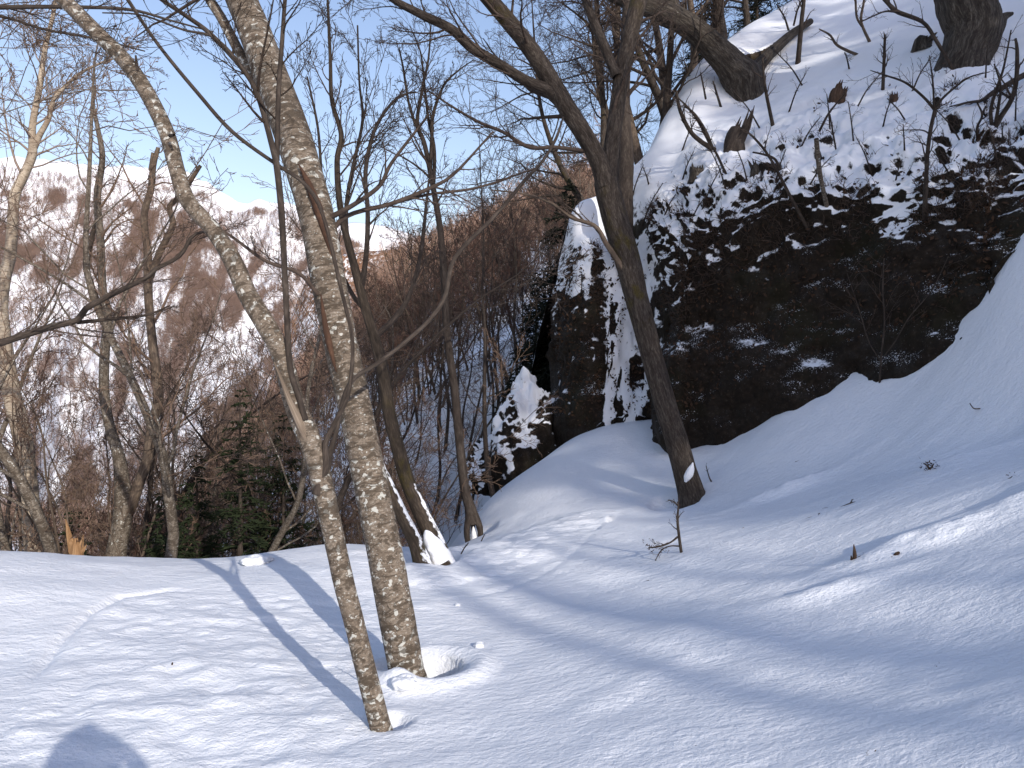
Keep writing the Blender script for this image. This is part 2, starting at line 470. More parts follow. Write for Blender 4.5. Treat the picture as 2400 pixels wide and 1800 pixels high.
def land(x, y):
    x = np.asarray(x, float); y = np.asarray(y, float)
    z = land0(x, y)
    near = np.exp(-(np.hypot(x, y - 4) / 14) ** 2)
    # wind-rolled snow
    z = z + near * (.05 * noise2(x, y, 1.7, 1.3, 3) + .022 * noise2(x, y, .55, .42, 5))
    # drifted ripples on the slope at the right
    wr = sstep(1.0, 4.0, x - .1 * y) * near
    z = z + wr * (.028 * noise2(x + .3 * y, y, 1.6, .35, 8) + .01 * noise2(x + .3 * y, y, .5, .12, 9))
    # broken wind crust, left foreground
    d, p = seg_dist(x, y, TRACK_L)
    rough = sstep(-.02, -.25, d) * sstep(-3.2, -2.2, d) * sstep(7.0, 5.6, y) * sstep(.2, -.8, x + .35)
    z = z + rough * (.024 * noise2(x, y, .16, .12, 11, 3) + .020 * np.maximum(0, noise2(x, y, .34, .28, 12, 2)))
    z = z - .035 * np.exp(-(d / .035) ** 2) * sstep(.3, 1.2, p) * sstep(5.9, 4.2, p) + .010 * np.exp(-((d + .12) / .09) ** 2) * sstep(5.9, 4, p)
    d, p = seg_dist(x, y, TRACK_R)
    z = z - .022 * np.exp(-(d / .045) ** 2) * sstep(4.9, 3.2, p) * (.6 + .6 * noise2(x, y, .5, .5, 16, 2))
    lump = sstep(0.0, .5, -d) * sstep(2.2, 1.0, -d) * sstep(4.9, 3.8, p)
    z = z + lump * (.06 * noise2(x, y, .6, .4, 14) + .03 * noise2(x, y, .17, .13, 15))
    # hollows scoured round the trunks
    for (bx, by, _), r, dep in ((B2 + [0.12, .07, 0], .16, .40), (B2 + [-.05, .1, 0], .16, .10), (B1 + [.05, .06, 0], .07, .05), (B3 + [-.25, -.05, 0], .3, .10),
                                (B8 + [-.1, .15, 0], .32, .14), (B9 + [0, .1, 0], .3, .1)):
        q = np.hypot(x - bx, y - by)
        z = z - dep * sstep(r * 1.25, r * .85, q) + dep * .12 * np.exp(-((q - r * 1.9) / (r * .5)) ** 2)
    q = np.hypot((x - B2[0] + .02), (y - B2[1] + .16)); z = z + .05 * np.exp(-(q / .09) ** 2)
    # small drift lips on the right
    for px, py, a, rx, ry in ((1840, 1152, .10, .55, .12), (2150, 1268, .07, .8, .16), (1960, 1375, .05, .5, .12), (1380, 1205, .05, .5, .2), (2330, 1060, .06, .7, .2)):
        h = HITS[(px, py)]
        q = ((x - h[0]) / rx) ** 2 + ((y - h[1]) / ry) ** 2
        z = z + a * np.exp(-q) * (1 + .5 * noise2(x, y, .2, .1, 18, 2))
    return z
HITS = {k: ray_hit(*k) for k in ((1840, 1152), (2150, 1268), (1960, 1375), (1380, 1205), (2330, 1060))}
def hit(px, py):
    return ray_hit(px, py, land)

M_SNOW = mat_snow()
def axis(lo, a, b, hi, fine, grow_):
    v = list(np.arange(a, b + 1e-6, fine)); s = fine
    while v[-1] < hi: s = min(s * grow_, 3.0); v.append(v[-1] + s)
    s = fine
    while v[0] > lo: s = min(s * grow_, 3.0); v.insert(0, v[0] - s)
    return np.array(v)
gx = axis(-42, -4.2, 4.6, 55, .03, 1.05)
ga = axis(-45, 1.7, 7.6, 7.6, .026, 1.07)
gb = [ga[-1]]; s_ = .026
while gb[-1] < 21: s_ = min(s_ * 1.025, .4); gb.append(gb[-1] + s_)
gy = np.concatenate([ga, gb[1:]])
GX, GY = np.meshgrid(gx, gy)
GZ = land(GX, GY)
o = mesh_from('snow_ground', np.stack([GX, GY, GZ], -1).reshape(-1, 3), [grid_faces(len(gy), len(gx))], M_SNOW)
tag(o, kind='structure')

# wooded valley side ahead
rows = 19.5 * (300 / 19.5) ** np.linspace(0, 1, 190)
az = np.linspace(-1.9, 1.15, 330)
A, R_ = np.meshgrid(az, rows)
HX, HY = A * R_, R_
HZ = land(HX, HY) - .08 * sstep(21.5, 20, HY)
HZ = HZ + sstep(30, 80, HY) * 4.0 * noise2(HX, HY, 45, 30, 21, 4) + sstep(20, 40, HY) * .5 * noise2(HX, HY, 6, 6, 22)
def ridge_cut(x, y, z):
    return z - np.maximum(0, y - 262) ** 1.5 * .5
HZ = ridge_cut(HX, HY, HZ)
wood = .40 + .42 * noise2(HX, HY, 26, 20, 23, 3) + .06 * sstep(60, 130, HY) - .45 * sstep(60, 30, HY)
M_HILL = mat_hill('hill_snow', SNOW, (.24, .155, .115), (.17, .11, .085), .50, .68, .30, (1, 1, .5))
o = mesh_from('hillside', np.stack([HX, HY, HZ], -1).reshape(-1, 3), [grid_faces(len(rows), len(az))], M_HILL, attrs={'wood': wood.ravel()})
tag(o, kind='structure')
def hill_z(x, y):
    x = np.asarray(x, float); y = np.asarray(y, float)
    return ridge_cut(x, y, land(x, y) + sstep(30, 80, y) * 4.0 * noise2(x, y, 45, 30, 21, 4) + sstep(20, 40, y) * .5 * noise2(x, y, 6, 6, 22))

# larch covered shoulder beyond, the long mountain, the white summit: polar sheets r, azimuth -> height
def far_sheet(name, prof, r0, r1, e0, nr, nc, mat, bumpf, woodf, back=1.25, tlin=1.0):
    pa = np.array([(p[0] - 1200) / F for p in prof]); pe = np.array([(900 - p[1]) / F for p in prof])
    a = np.linspace(pa[0], pa[-1], nc); e1 = np.interp(a, pa, pe)
    t = np.concatenate([np.linspace(0, 1, nr), 1 + np.linspace(.02, .4, 12)])
    Y = r0 * (r1 / r0) ** t
    tt = np.clip(t, 0, 1)[:, None] ** tlin
    E = e0 + (e1[None] - e0) * tt
    Z = CZ + Y[:, None] * E - np.maximum(0, t[:, None] - 1) * r1 * back
    X = Y[:, None] * a[None]; YY = np.broadcast_to(Y[:, None], X.shape)
    env = sstep(0, .12, tt) * (1 - .5 * sstep(.92, 1.0, tt))
    Z = Z + bumpf(X, YY) * env
    wd = woodf(X, YY, tt * np.ones_like(X), a[None] * np.ones_like(X))
    o = mesh_from(name, np.stack([X, YY, Z], -1).reshape(-1, 3), [grid_faces(len(t), nc)], mat, attrs={'wood': wd.ravel()})
    tag(o, kind='structure')
    return X, YY, Z, wd, tt * np.ones_like(X)

def mount_bump(x, y):
    a = x / y
    g = 1 - np.abs(noise2(a * 800 - .10 * y, y, 70, 600, 31, 4)) * 2.0     # ribs and gullies down the fall line
    return 34 * g + 18 * noise2(x, y, 260, 260, 32, 3) + 9 * noise2(x, y, 30, 60, 33, 4)
def mount_wood(x, y, t, a):
    q = a * 800 - .10 * y
    g = noise2(q, y, 62, 520, 35, 4)
    w = .36 + .40 * g + .62 * noise2(q, y, 17, 120, 37, 5) + .16 * noise2(x, y, 200, 150, 36, 3)
    w = w + .35 * sstep(-.50, -.40, a) * noise2(x - .12 * y, y, 14, 260, 39, 3) - .02 * sstep(-.5, -.4, a)
    w = w - .9 * sstep(.90 + .06 * sstep(-.46, -.40, a), .97 + .03 * sstep(-.46, -.40, a), t) + .10 * sstep(.9, .84, t) * sstep(.55, .75, t)
    return w
M_MOUNT = mat_hill('mountain_snow', SNOW, (.16, .14, .135), (.24, .195, .18), .46, .62, .085, (1, .22, .5))
MT = far_sheet('mountain', [(-900, 420), (-300, 378), (0, 380), (130, 385), (250, 396), (400, 410), (440, 420), (480, 441), (520, 466), (580, 478), (690, 492), (770, 520), (900, 590), (1100, 680), (1300, 760)],
               330, 1500, -.36, 300, 420, M_MOUNT, mount_bump, mount_wood)
M_LARCH = mat_hill('shoulder_snow', SNOW, (.22, .125, .075), (.16, .09, .06), .44, .62, .10, (1, 1, .5))
LS = far_sheet('larch_shoulder', [(300, 1330), (480, 1250), (590, 1050), (660, 800), (720, 650), (745, 610), (740, 598), (850, 590), (960, 585), (1060, 578), (1300, 560), (1700, 560)], 290, 520, -.26, 110, 240, M_LARCH,
               lambda x, y: 7 * noise2(x, y, 60, 60, 41, 4), lambda x, y, t, a: .38 + .4 * noise2(x, y, 60, 45, 42, 3) + .45 * sstep(.78, .95, t))
M_WHITE = mat_hill('summit_snow', (.86, .87, .9), (.3, .27, .27), (.4, .37, .37), .66, .74, .004, (1, .4, .5))
far_sheet('snow_summit', [(500, 640), (620, 560), (720, 527), (830, 516), (900, 524), (980, 548), (1060, 566), (1150, 570), (1300, 580)], 1900, 3600, .05, 90, 240, M_WHITE,
          lambda x, y: 60 * noise2(x, y, 300, 500, 51, 4), lambda x, y, t, a: .42 + .3 * noise2(x, y, 200, 200, 52, 3))

# ---------------------------------------------------------------- rock wall, spur and snow slope on the right: one lofted surface, split by face
def WP(px, py, y): return W(px, py, y)
def wr(x, y, z): return np.array([x, y, z + CZ])
COLS = [
    # base, rock top, slope a, ridge, behind ridge
    [wr(12, 3, 3.2), wr(12.5, 3.6, 5.0), wr(15, 8, 8.5), wr(22, 17, 15), wr(23, 23, 10)],
    [wr(8.2, 6.2, 2.2), wr(8.6, 6.9, 4.0), wr(11, 11, 7.2), wr(16.5, 19, 14.5), wr(17, 25, 9)],
    [WP(2400, 572, 8.2), WP(2400, 388, 8.8), WP(2400, 130, 11.6), wr(13.2, 20, 13.2), wr(13.5, 26, 8)],
    [WP(2325, 760, 8.25), WP(2290, 420, 9.0), WP(2255, 150, 11.9), wr(12.0, 20.3, 12.6), wr(12, 27, 7)],
    [WP(2200, 840, 8.7), WP(2150, 440, 9.5), WP(2090, 160, 13.2), wr(10.9, 20.3, 11.8), wr(10.4, 27, 6)],
    [WP(2000, 905, 9.6), WP(1980, 455, 10.2), WP(1920, 170, 14.6), WP(1945, -10, 20.0), wr(8.6, 27, 4)],
    [WP(1850, 968, 10.1), WP(1830, 465, 10.8), WP(1765, 230, 15.2), WP(1830, 30, 19.2), wr(6.8, 27, 3)],
    [WP(1720, 1032, 10.7), WP(1700, 525, 11.2), WP(1640, 300, 14.6), WP(1650, 150, 17.6), wr(3.8, 25, 0)],
    [WP(1620, 1064, 11.1), WP(1630, 585, 11.5), WP(1580, 400, 14.0), WP(1560, 280, 16.8), wr(2.4, 24, -1)],
    [WP(1562, 1086, 11.2), WP(1588, 650, 11.6), WP(1530, 460, 13.7), WP(1500, 385, 15.8), wr(1.6, 23, -1.5)],
    [wr(2.42, 12.3, -.9), WP(1545, 620, 12.9), WP(1500, 500, 14.0), WP(1455, 425, 15.4), wr(.9, 22, -1.5)],
    [WP(1500, 975, 12.9), WP(1500, 700, 13.9), WP(1465, 545, 14.5), WP(1420, 455, 15.3), wr(.6, 21, -1.5)],
    [WP(1425, 985, 13.0), WP(1445, 640, 13.7), WP(1425, 540, 14.4), WP(1385, 480, 15.1), wr(.3, 20, -1.6)],
    [WP(1370, 1010, 13.1), WP(1385, 600, 13.7), WP(1375, 540, 14.3), WP(1350, 495, 15.0), wr(.1, 19, -1.8)],
    [WP(1310, 960, 13.8), WP(1335, 640, 14.1), WP(1335, 570, 14.4), WP(1330, 525, 14.9), wr(-.1, 18, -2.0)],
    [WP(1290, 800, 15.0), WP(1300, 700, 15.1), WP(1308, 620, 15.2), WP(1318, 575, 15.3), wr(-.2, 17.5, -2.2)],
]
COLS = np.array(COLS)[::-1]                       # left to right
COLS = COLS - 0
nC, nK = COLS.shape[0], COLS.shape[1]
NCOL = 460
colp = np.stack([resample(np.concatenate([COLS[:, k], np.arange(nC)[:, None]], 1), 1200) for k in range(nK)], 0)   # nK,1200,4
# equal column parameter for every key row
u = np.concatenate([np.linspace(0, 13.2, 400, endpoint=False), np.linspace(13.2, nC - 1, 60)])
keys = np.stack([np.stack([np.interp(u, colp[k, :, 3], colp[k, :, d]) for d in range(3)], -1) for k in range(nK)], 0)   # nK,NCOL,3
under = keys[0] + (keys[0] - keys[1]) * .14 + np.array([0, .25, -.35])
allk = np.concatenate([under[None], keys], 0)
cnt = [14, 110, 100, 60, 14]
rowsP = []; rowt = []
for i, n in enumerate(cnt):
    q = np.linspace(0, 1, n, endpoint=(i == len(cnt) - 1))
    a, b_ = allk[i], allk[i + 1]
    if i in (2, 3):        # gently rounded brow
        prev = allk[i - 1]; nxt = allk[min(i + 2, len(allk) - 1)]
        for t in q:
            m0 = (b_ - prev) * .28; m1 = (nxt - a) * .28
            h = (2 * t ** 3 - 3 * t ** 2 + 1) * a + (t ** 3 - 2 * t ** 2 + t) * m0 + (-2 * t ** 3 + 3 * t ** 2) * b_ + (t ** 3 - t ** 2) * m1
            rowsP.append(h); rowt.append(i + t)
    else:
        for t in q: rowsP.append(a + (b_ - a) * t); rowt.append(i + t)
SP = np.stack(rowsP, 0); rowt = np.array(rowt)
NR = len(rowt)
RT = np.broadcast_to(rowt[:, None], (NR, NCOL)); CU = np.broadcast_to(u[None], (NR, NCOL))
def grid_normals(P):
    du = np.gradient(P, axis=1); dv = np.gradient(P, axis=0)
    n = np.cross(du, dv); n /= np.linalg.norm(n, axis=2, keepdims=True) + 1e-9
    return n
Nn = grid_normals(SP)
if Nn[60, 300, 1] > 0: Nn = -Nn
edge = noise2(CU, RT, .9, .8, 61, 4)
CUw = CU + .38 * noise2(CU * 2, RT * 3, .6, .9, 69, 4) * sstep(2.4, 1.2, RT)
chute = 1.3 * np.exp(-((CUw - 3.45) / .62) ** 4) * sstep(2.2, 1.7, RT) + np.exp(-((CUw - 4.2) / .5) ** 2) * sstep(1.0, 1.8, RT)
# how much rock shows: cliff rows, a ragged band over the edge, single outcrops above
rocky = sstep(2.35, 1.75, RT + .5 * edge)
rocky = np.maximum(rocky, .8 * sstep(2.9, 2.0, RT + 1.1 * noise2(CU * 2.2, RT * 2.0, .8, .55, 62, 3)) * sstep(-.05, .3, noise2(CU * 3.2 + 2 * RT, RT * 5, .55, .6, 63, 4)))
left = sstep(5.6, 4.8, CU)
rocky = np.where(left > .5, np.clip(rocky * sstep(-.55, .15, noise2(CU, RT, .45, .5, 64, 3) + .25 * (2.0 - RT)), 0, 1), rocky)
rocky = np.clip(rocky * (1 - .9 * np.clip(chute, 0, 1)), 0, 1)
p3 = SP * 1.0
rocky = rocky - (1.1 - 1.7 * sstep(-.05, .35, noise2(CU * 3, RT * 3, .5, .8, 68, 5)) * sstep(2.2, 1.5, RT)) * np.clip(chute, 0, 1) * (RT < 2.6) - left * .55 * sstep(-.05, .35, noise2(CU * 1.5, RT * 1.4, .5, .45, 66, 3)) * sstep(.9, 1.4, RT)
rocky = rocky - .75 * np.exp(-((RT - 1.93) / .26) ** 2) * sstep(-.15, .3, noise2(CU * 2.6 + 1.5 * RT, RT * 3.2, .6, .5, 67, 5)) * (1 - left)
rocky = rocky + .16 * sstep(1.7, 1.45, RT) * (1 - left)
rpos = np.clip(rocky, 0, 1)
amp = .30 * rpos + .07 * sstep(3.9, 2.4, RT) * (1 - rpos)
d1 = fbm(p3 / np.array([1.3, 1.3, .9]), 3, 71)
d2 = fbm(p3 / np.array([.36, .36, .30]), 4, 72)
led = np.abs(fbm(p3 / np.array([.9, .9, .16]), 3, 73))
disp = amp * (.9 * d1 + .40 * d2) + .05 * rpos * led * sstep(-.1, .4, fbm(p3 / 1.1, 2, 79)) + .05 * (1 - rpos) * fbm(p3 / 1.6, 2, 74) + np.clip(chute, 0, 1) * .22 * fbm(p3 / np.array([.5, .5, .8]), 3, 81)
band = np.exp(-((RT - 2.25) / .42) ** 2) * (1 - .6 * left)
disp = disp + band * (.22 * fbm(p3 / np.array([.42, .42, .30]), 3, 75) + .14 * fbm(p3 / .17, 3, 76))
disp = disp * sstep(0, .25, RT) * sstep(5.0, 4.6, RT)
SP = SP + Nn * disp[..., None]
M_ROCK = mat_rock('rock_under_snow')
allf = grid_faces(NR, NCOL)
fr_, fc_ = allf[:, 0] // NCOL, allf[:, 0] % NCOL
frt = rowt[fr_] + .22 * edge.ravel()[allf[:, 0]]
fcu = u[fc_]
def sub_mesh(name, sel, flip):
    f = allf[sel]
    if flip: f = f[:, ::-1]
    used, inv = np.unique(f, return_inverse=True)
    return mesh_from(name, SP.reshape(-1, 3)[used], [inv.reshape(f.shape)], M_ROCK, attrs={'rocky': rocky.reshape(-1)[used]})
g0 = np.cross(SP[61, 300] - SP[60, 300], SP[60, 301] - SP[60, 300])
FLIP = np.cross(SP[60, 301] - SP[60, 300], SP[61, 300] - SP[60, 300])[1] > 0
is_cliff = (frt < 2.12) & (fcu > 5.35)
is_out = (frt < 2.12) & (fcu <= 2.85)
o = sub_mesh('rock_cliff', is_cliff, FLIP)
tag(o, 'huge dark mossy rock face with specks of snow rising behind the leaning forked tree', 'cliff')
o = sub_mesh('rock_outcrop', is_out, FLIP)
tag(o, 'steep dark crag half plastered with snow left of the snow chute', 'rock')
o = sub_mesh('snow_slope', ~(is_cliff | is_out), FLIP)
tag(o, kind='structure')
def slope_pt(px, py):
    """point of the spur surface seen at a pixel (nearest surface row)"""
    x = (SP[..., 0] / SP[..., 1]) * F + 1200; yv = 900 - (SP[..., 2] - CZ) / SP[..., 1] * F
    d = (x - px) ** 2 + (yv - py) ** 2
    d = np.where(RT > 4.0, 1e12, d)
    i = np.unravel_index(np.argmin(d), d.shape)
    return SP[i].copy()

# lower crag poking out of the snow further left
def crag(name, c, rx, ry, rz, seed, label):
    n, m = 90, 150
    th = np.linspace(0, math.pi * .62, n)[:, None]; ph = np.linspace(0, 2 * math.pi, m)[None]
    d = np.stack([np.sin(th) * np.cos(ph), np.sin(th) * np.sin(ph), np.cos(th) * np.ones_like(ph)], -1)
    p = d * np.array([rx, ry, rz])
    q = np.stack([np.sin(th) * np.cos(ph), np.sin(th) * np.sin(ph), np.cos(th) * np.ones_like(ph)], -1)
    r = 1 + .30 * fbm(q * 1.7 + seed, 3, seed) + .13 * fbm(q * 5 + seed, 4, seed + 3) + .05 * np.abs(fbm(q * np.array([4, 4, 16]), 3, seed + 5))
    p = p * r[..., None]
    rk = np.clip(.42 + 1.6 * fbm(q * 2.0 + seed, 3, seed + 7), -.6, 1)
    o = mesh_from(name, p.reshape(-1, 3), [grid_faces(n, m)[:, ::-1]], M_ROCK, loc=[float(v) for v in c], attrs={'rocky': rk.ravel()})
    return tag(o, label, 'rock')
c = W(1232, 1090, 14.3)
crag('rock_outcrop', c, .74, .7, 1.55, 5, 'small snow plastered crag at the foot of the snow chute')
c = W(1150, 1120, 15.0)
crag('rock_outcrop', c, .5, .6, .8, 11, 'low snowy rock left of the small plastered crag')

# ---------------------------------------------------------------- bark and twig materials
M_BEECH = mat_bark('lichen_bark', (.20, .16, .122), (.07, .052, .038), (.31, .265, .215), lichen=1.25, sc=1.0, stretch=(1, 1, 2.2), bstr=.8, bdist=.009)
M_SCAR = mat_bark('torn_bark', (.085, .045, .028), (.025, .014, .010), (.17, .095, .06), stretch=(2, 2, .2), bstr=1.0, bdist=.01)
M_DEAD = mat_bark('weathered_wood', (.23, .18, .135), (.07, .05, .036), (.34, .28, .22), stretch=(1.6, 1.6, .12), bstr=.8, bdist=.008)
M_FORK = mat_bark('furrowed_bark', (.062, .048, .038), (.017, .013, .010), (.135, .112, .092), lichen=.0, moss=.38, mossz=(.42, .50, .68, .80), stretch=(1.4, 1.4, .45), bstr=.9, bdist=.015)
M_MOSSY = mat_bark('mossy_bark', (.052, .039, .028), (.02, .015, .011), (.105, .08, .06), moss=.5, bstr=.8, snowy=True)
M_OLD = mat_bark('rough_old_bark', (.065, .054, .044), (.018, .014, .011), (.17, .15, .125), stretch=(1.2, 1.2, .3), bstr=1.0, bdist=.03)
M_GREY = mat_bark('grey_bark', (.17, .14, .11), (.07, .055, .042), (.27, .235, .19), lichen=.55, bstr=.5)
M_BROWN = mat_bark('brown_bark', (.135, .10, .074), (.05, .037, .028), (.21, .165, .125), bstr=.5)
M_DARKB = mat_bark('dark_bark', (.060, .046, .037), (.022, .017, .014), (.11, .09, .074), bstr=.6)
M_BIRCH = mat_birch()
M_TWIG = mat_flat('twig', (.050, .036, .029), (.085, .063, .05))
M_TWIGB = mat_flat('brown_twig', (.14, .092, .064), (.21, .145, .105), 8)
M_TWIGR = mat_flat('red_twig', (.095, .052, .040), (.14, .082, .062), 8)
M_TWIGP = mat_flat('pale_twig', (.20, .155, .125), (.28, .22, .18))
M_NEEDLE = mat_flat('fir_needles', (.014, .022, .010), (.035, .046, .018), 6)
M_NEEDLED = mat_flat('dark_spruce_needles', (.008, .011, .007), (.018, .021, .011), 6)
M_LITTER = mat_flat('dry_leaves', (.022, .014, .009), (.060, .034, .020), 9)
M_WOOD = mat_bark('broken_wood', (.34, .20, .10), (.16, .085, .04), (.52, .34, .19), stretch=(2, 2, .15), bstr=.8)
M_STUMP = mat_bark('stump_wood', (.10, .060, .038), (.03, .02, .014), (.17, .105, .07), stretch=(2, 2, .3), bstr=.9)

def lumpy(a, s1=7.0, z1=3.0, b=.03, seed=0):
    return lambda tcv: a * fbm(tcv * np.array([s1, s1, z1]), 3, 200 + seed) + b * fbm(tcv * np.array([30, 30, 12]), 2, 230 + seed)

def pxpath(pts, y0, y1=None, n=24):
    """[(px, py, width px)], depth from y0 to y1 -> path (n,3), radii"""
    pts = np.array(pts, float); y1 = y0 if y1 is None else y1
    q = resample(pts, n)
    t = np.linspace(0, 1, n)
    yy = y0 + (y1 - y0) * t
    P = np.stack([(q[:, 0] - 1200) / F * yy, yy, CZ + (900 - q[:, 1]) / F * yy], -1)
    return P, q[:, 2] * .5 / F * yy

def sink(P, R, d=.25, flare=1.25):
    dr = P[0] - P[1]; dr = dr / np.linalg.norm(dr)
    P = np.vstack([P[0] + dr * d, P]); R = np.concatenate([[R[0] * flare], R])
    R[1] *= 1.06
    return P, R

def break_tip(mb, p, d, r, rng, n=7, l=1.6):
    """splintered end"""
    d = d / np.linalg.norm(d)
    for k in range(n):
        a = rng.uniform(0, 6.28); o_ = np.array([math.cos(a), math.sin(a), 0]) * r * rng.uniform(.3, .9)
        q = np.stack([p + o_ - d * r * .5, p + o_ * .9 + d * r * l * rng.uniform(.4, 1.2)])
        mb.tubes(q, np.array([r * .32, r * .03]), 4)

def hero(name, label, cat, trunk, mat, limbs=(), crown=None, sides=28, group=None, n=70, seed=1, mat_twig=None, bumpv=.05, mats_limb=None, sub=None):
    """trunk / limbs: (P, R). crown: list of (parent paths list, [grow kwargs...])"""
    P, R = trunk
    base = P[0] if len(P) else None
    loc = P[1].copy()
    t = thing(name, loc, label, cat, group)
    mb = MB(); mb.tubes(P, R, sides, bump=lumpy(bumpv, seed=seed))
    mb.build('trunk', mat, t, loc=loc)
    for i, (Pl, Rl) in enumerate(limbs):
        mb = MB(); mb.tubes(Pl, Rl, max(8, int(sides * .6)) if Rl.max() > .012 else 6, bump=lumpy(bumpv, seed=seed + i + 1) if Rl.max() > .012 else None)
        m = (mats_limb[i] if mats_limb and i < len(mats_limb) and mats_limb[i] else mat)
        mb.build('limb', m, t, loc=loc)
    if crown:
        mb = MB()
        for P_, R_ in crown:
            P_ = np.asarray(P_); 
            mb.tubes(P_, R_, 3 if R_.max() < .008 else 5)
        mb.build('crown', mat_twig or M_TWIG, t, loc=loc, kind='stuff')
    return t

def sprout(parents, rng, levels):
    """levels: list of kwargs for grow; returns list of (P,R) batches"""
    out = []
    for P, R in parents:
        cur = (P, R)
        for kw in levels:
            cur = grow(cur[0], cur[1], rng, **kw)
            out.append(cur)
    return out

rng = np.random.default_rng(7)
# ---- the slender trunk in front
y1 = B1[1]
P, R = pxpath([(893, 1712, 50), (870, 1620, 49), (835, 1480, 47), (802, 1350, 47), (770, 1200, 48), (742, 1080, 50), (718, 1010, 52), (690, 945, 48), (660, 835, 44), (622, 760, 46), (580, 690, 44), (545, 610, 42),
               (500, 540, 38), (440, 470, 37), (415, 400, 36), (390, 310, 36), (340, 210, 36), (290, 140, 36), (220, 70, 35), (150, 0, 33), (100, -45, 32), (30, -120, 30), (-60, -220, 26)], y1, y1 + .5, 130)
T1 = sink(P, R)
lim = [pxpath([(744, 1160, 28), (758, 1110, 22), (765, 1080, 18), (762, 1040, 15), (790, 980, 11), (817, 921, 10), (826, 800, 9), (800, 680, 9), (755, 498, 9), (709, 426, 9), (658, 392, 9), (548, 312, 9), (464, 219, 9), (371, 105, 8), (300, 0, 9), (262, -60, 8)], y1 + .1, y1 + .55, 60),
       pxpath([(752, 1140, 22), (766, 1100, 20), (772, 1062, 17), (785, 1025, 12), (817, 903, 10), (889, 849, 10), (953, 799, 10), (1007, 749, 10), (1043, 695, 11), (1067, 603, 10), (1160, 506, 9), (1227, 426, 8), (1270, 380, 7), (1303, 325, 7), (1320, 274, 4)], y1 + .1, y1 + 1.7, 60),
       pxpath([(722, 1035, 24), (700, 985, 22), (678, 938, 15), (660, 890, 8), (642, 848, 3)], y1 + .13, y1 + .10, 14),
       pxpath([(326, 190, 10), (322, 165, 8), (318, 130, 5)], y1 + .35, y1 + .35, 6),
       pxpath([(398, 318, 9), (408, 316, 6)], y1 + .25, y1 + .2, 4)]
tw = sprout([lim[0]], rng, [dict(k=7, ang=.7, lenf=.34, n=7, wob=.18, up=.02, rmin=.0016), dict(k=5, ang=.7, lenf=.5, n=5, wob=.2, rmin=.0012)])
tw += sprout([lim[1]], rng, [dict(k=9, ang=.7, lenf=.35, n=7, wob=.16, up=.03, rmin=.0018, t0=.35), dict(k=5, ang=.7, lenf=.5, n=5, wob=.2, rmin=.0013)])
tw += sprout([(T1[0][95:], T1[1][95:])], rng, [dict(k=14, ang=.9, lenf=.9, n=9, wob=.13, up=-.01, rf=.22, rmin=.0016), dict(k=8, ang=.65, lenf=.45, n=6, wob=.18, rmin=.0013), dict(k=4, ang=.6, lenf=.45, n=4, wob=.2, rmin=.001)])
# ---- dark thin sapling crossing between the two trunks
P, R = pxpath([(716, 985, 14), (700, 930, 14), (684, 880, 14), (677, 830, 14), (668, 650, 14), (660, 500, 15), (650, 400, 15), (641, 354, 14), (607, 232, 12), (575, 170, 12), (498, 84, 11), (440, 40, 10), (380, 0, 9), (330, -40, 8)], y1 + .12, y1 + .5, 90)
lim2 = [pxpath([(648, 375, 14), (650, 330, 12), (653, 210, 11), (661, 100, 10), (668, 0, 9), (675, -60, 8)], y1 + .35, y1 + .45, 30),
       pxpath([(642, 360, 11), (620, 270, 9), (575, 170, 8), (505, 90, 7), (430, 70, 5), (330, 35, 4), (240, 30, 3)], y1 + .37, y1 + .3, 30)]
tw = sprout(lim2 + [(P[45:], R[45:])], rng, [dict(k=8, ang=.7, lenf=.5, n=8, wob=.13, rmin=.002), dict(k=6, ang=.6, lenf=.5, n=6, wob=.17, rmin=.0016), dict(k=4, ang=.6, lenf=.5, n=4, wob=.2, rmin=.0013)])
STEM2 = [(P, R)] + lim2; STEM2TW = tw

lim = lim + STEM2; tw = tw + STEM2TW
hero('leaning_tree', 'slender leaning trunk with white lichen blotches, nearest of all on the snow', 'tree', T1, M_BEECH, lim, tw, 30, seed=3, mats_limb=[M_DARKB, M_DARKB, M_DEAD, M_DARKB, M_DARKB] + [M_DARKB] * 3, bumpv=.06)

# ---- the big lichen spotted trunk
y2 = B2[1]
P, R = pxpath([(957, 1592, 84), (930, 1450, 82), (902, 1300, 82), (872, 1150, 80), (842, 1000, 78), (816, 880, 76), (790, 760, 78), (766, 640, 80), (745, 520, 80), (712, 400, 82), (680, 300, 84), (640, 190, 80), (603, 90, 76), (567, 0, 72), (540, -60, 70), (480, -190, 62)], y2, y2 + .9, 130)
T2 = sink(P, R, flare=1.15)
lim = [pxpath([(640, 262, 40), (615, 215, 32), (590, 170, 27), (561, 122, 24), (519, 42, 23), (492, 0, 22), (460, -60, 20)], y2 + .75, y2 + 1.0, 26),
       pxpath([(763, 515, 13), (827, 481, 11), (890, 435, 10), (919, 380, 8), (1004, 270, 5)], y2 + .5, y2 + .3, 26),
       pxpath([(755, 590, 13), (805, 511, 11), (919, 477, 10), (1012, 439, 9), (1067, 405, 7), (1156, 308, 4)], y2 + .5, y2 + .7, 26),
       pxpath([(919, 477, 8), (1004, 456, 7), (1122, 439, 6), (1261, 392, 4)], y2 + .6, y2 + .9, 22),
       pxpath([(745, 690, 10), (700, 640, 9), (620, 610, 8), (520, 540, 6), (440, 520, 4)], y2 + .35, y2 - .1, 22)]
tw = sprout(lim[1:], rng, [dict(k=8, ang=.6, lenf=.4, n=7, wob=.14, up=.02, rmin=.0018), dict(k=5, ang=.6, lenf=.5, n=5, wob=.18, rmin=.0014)])
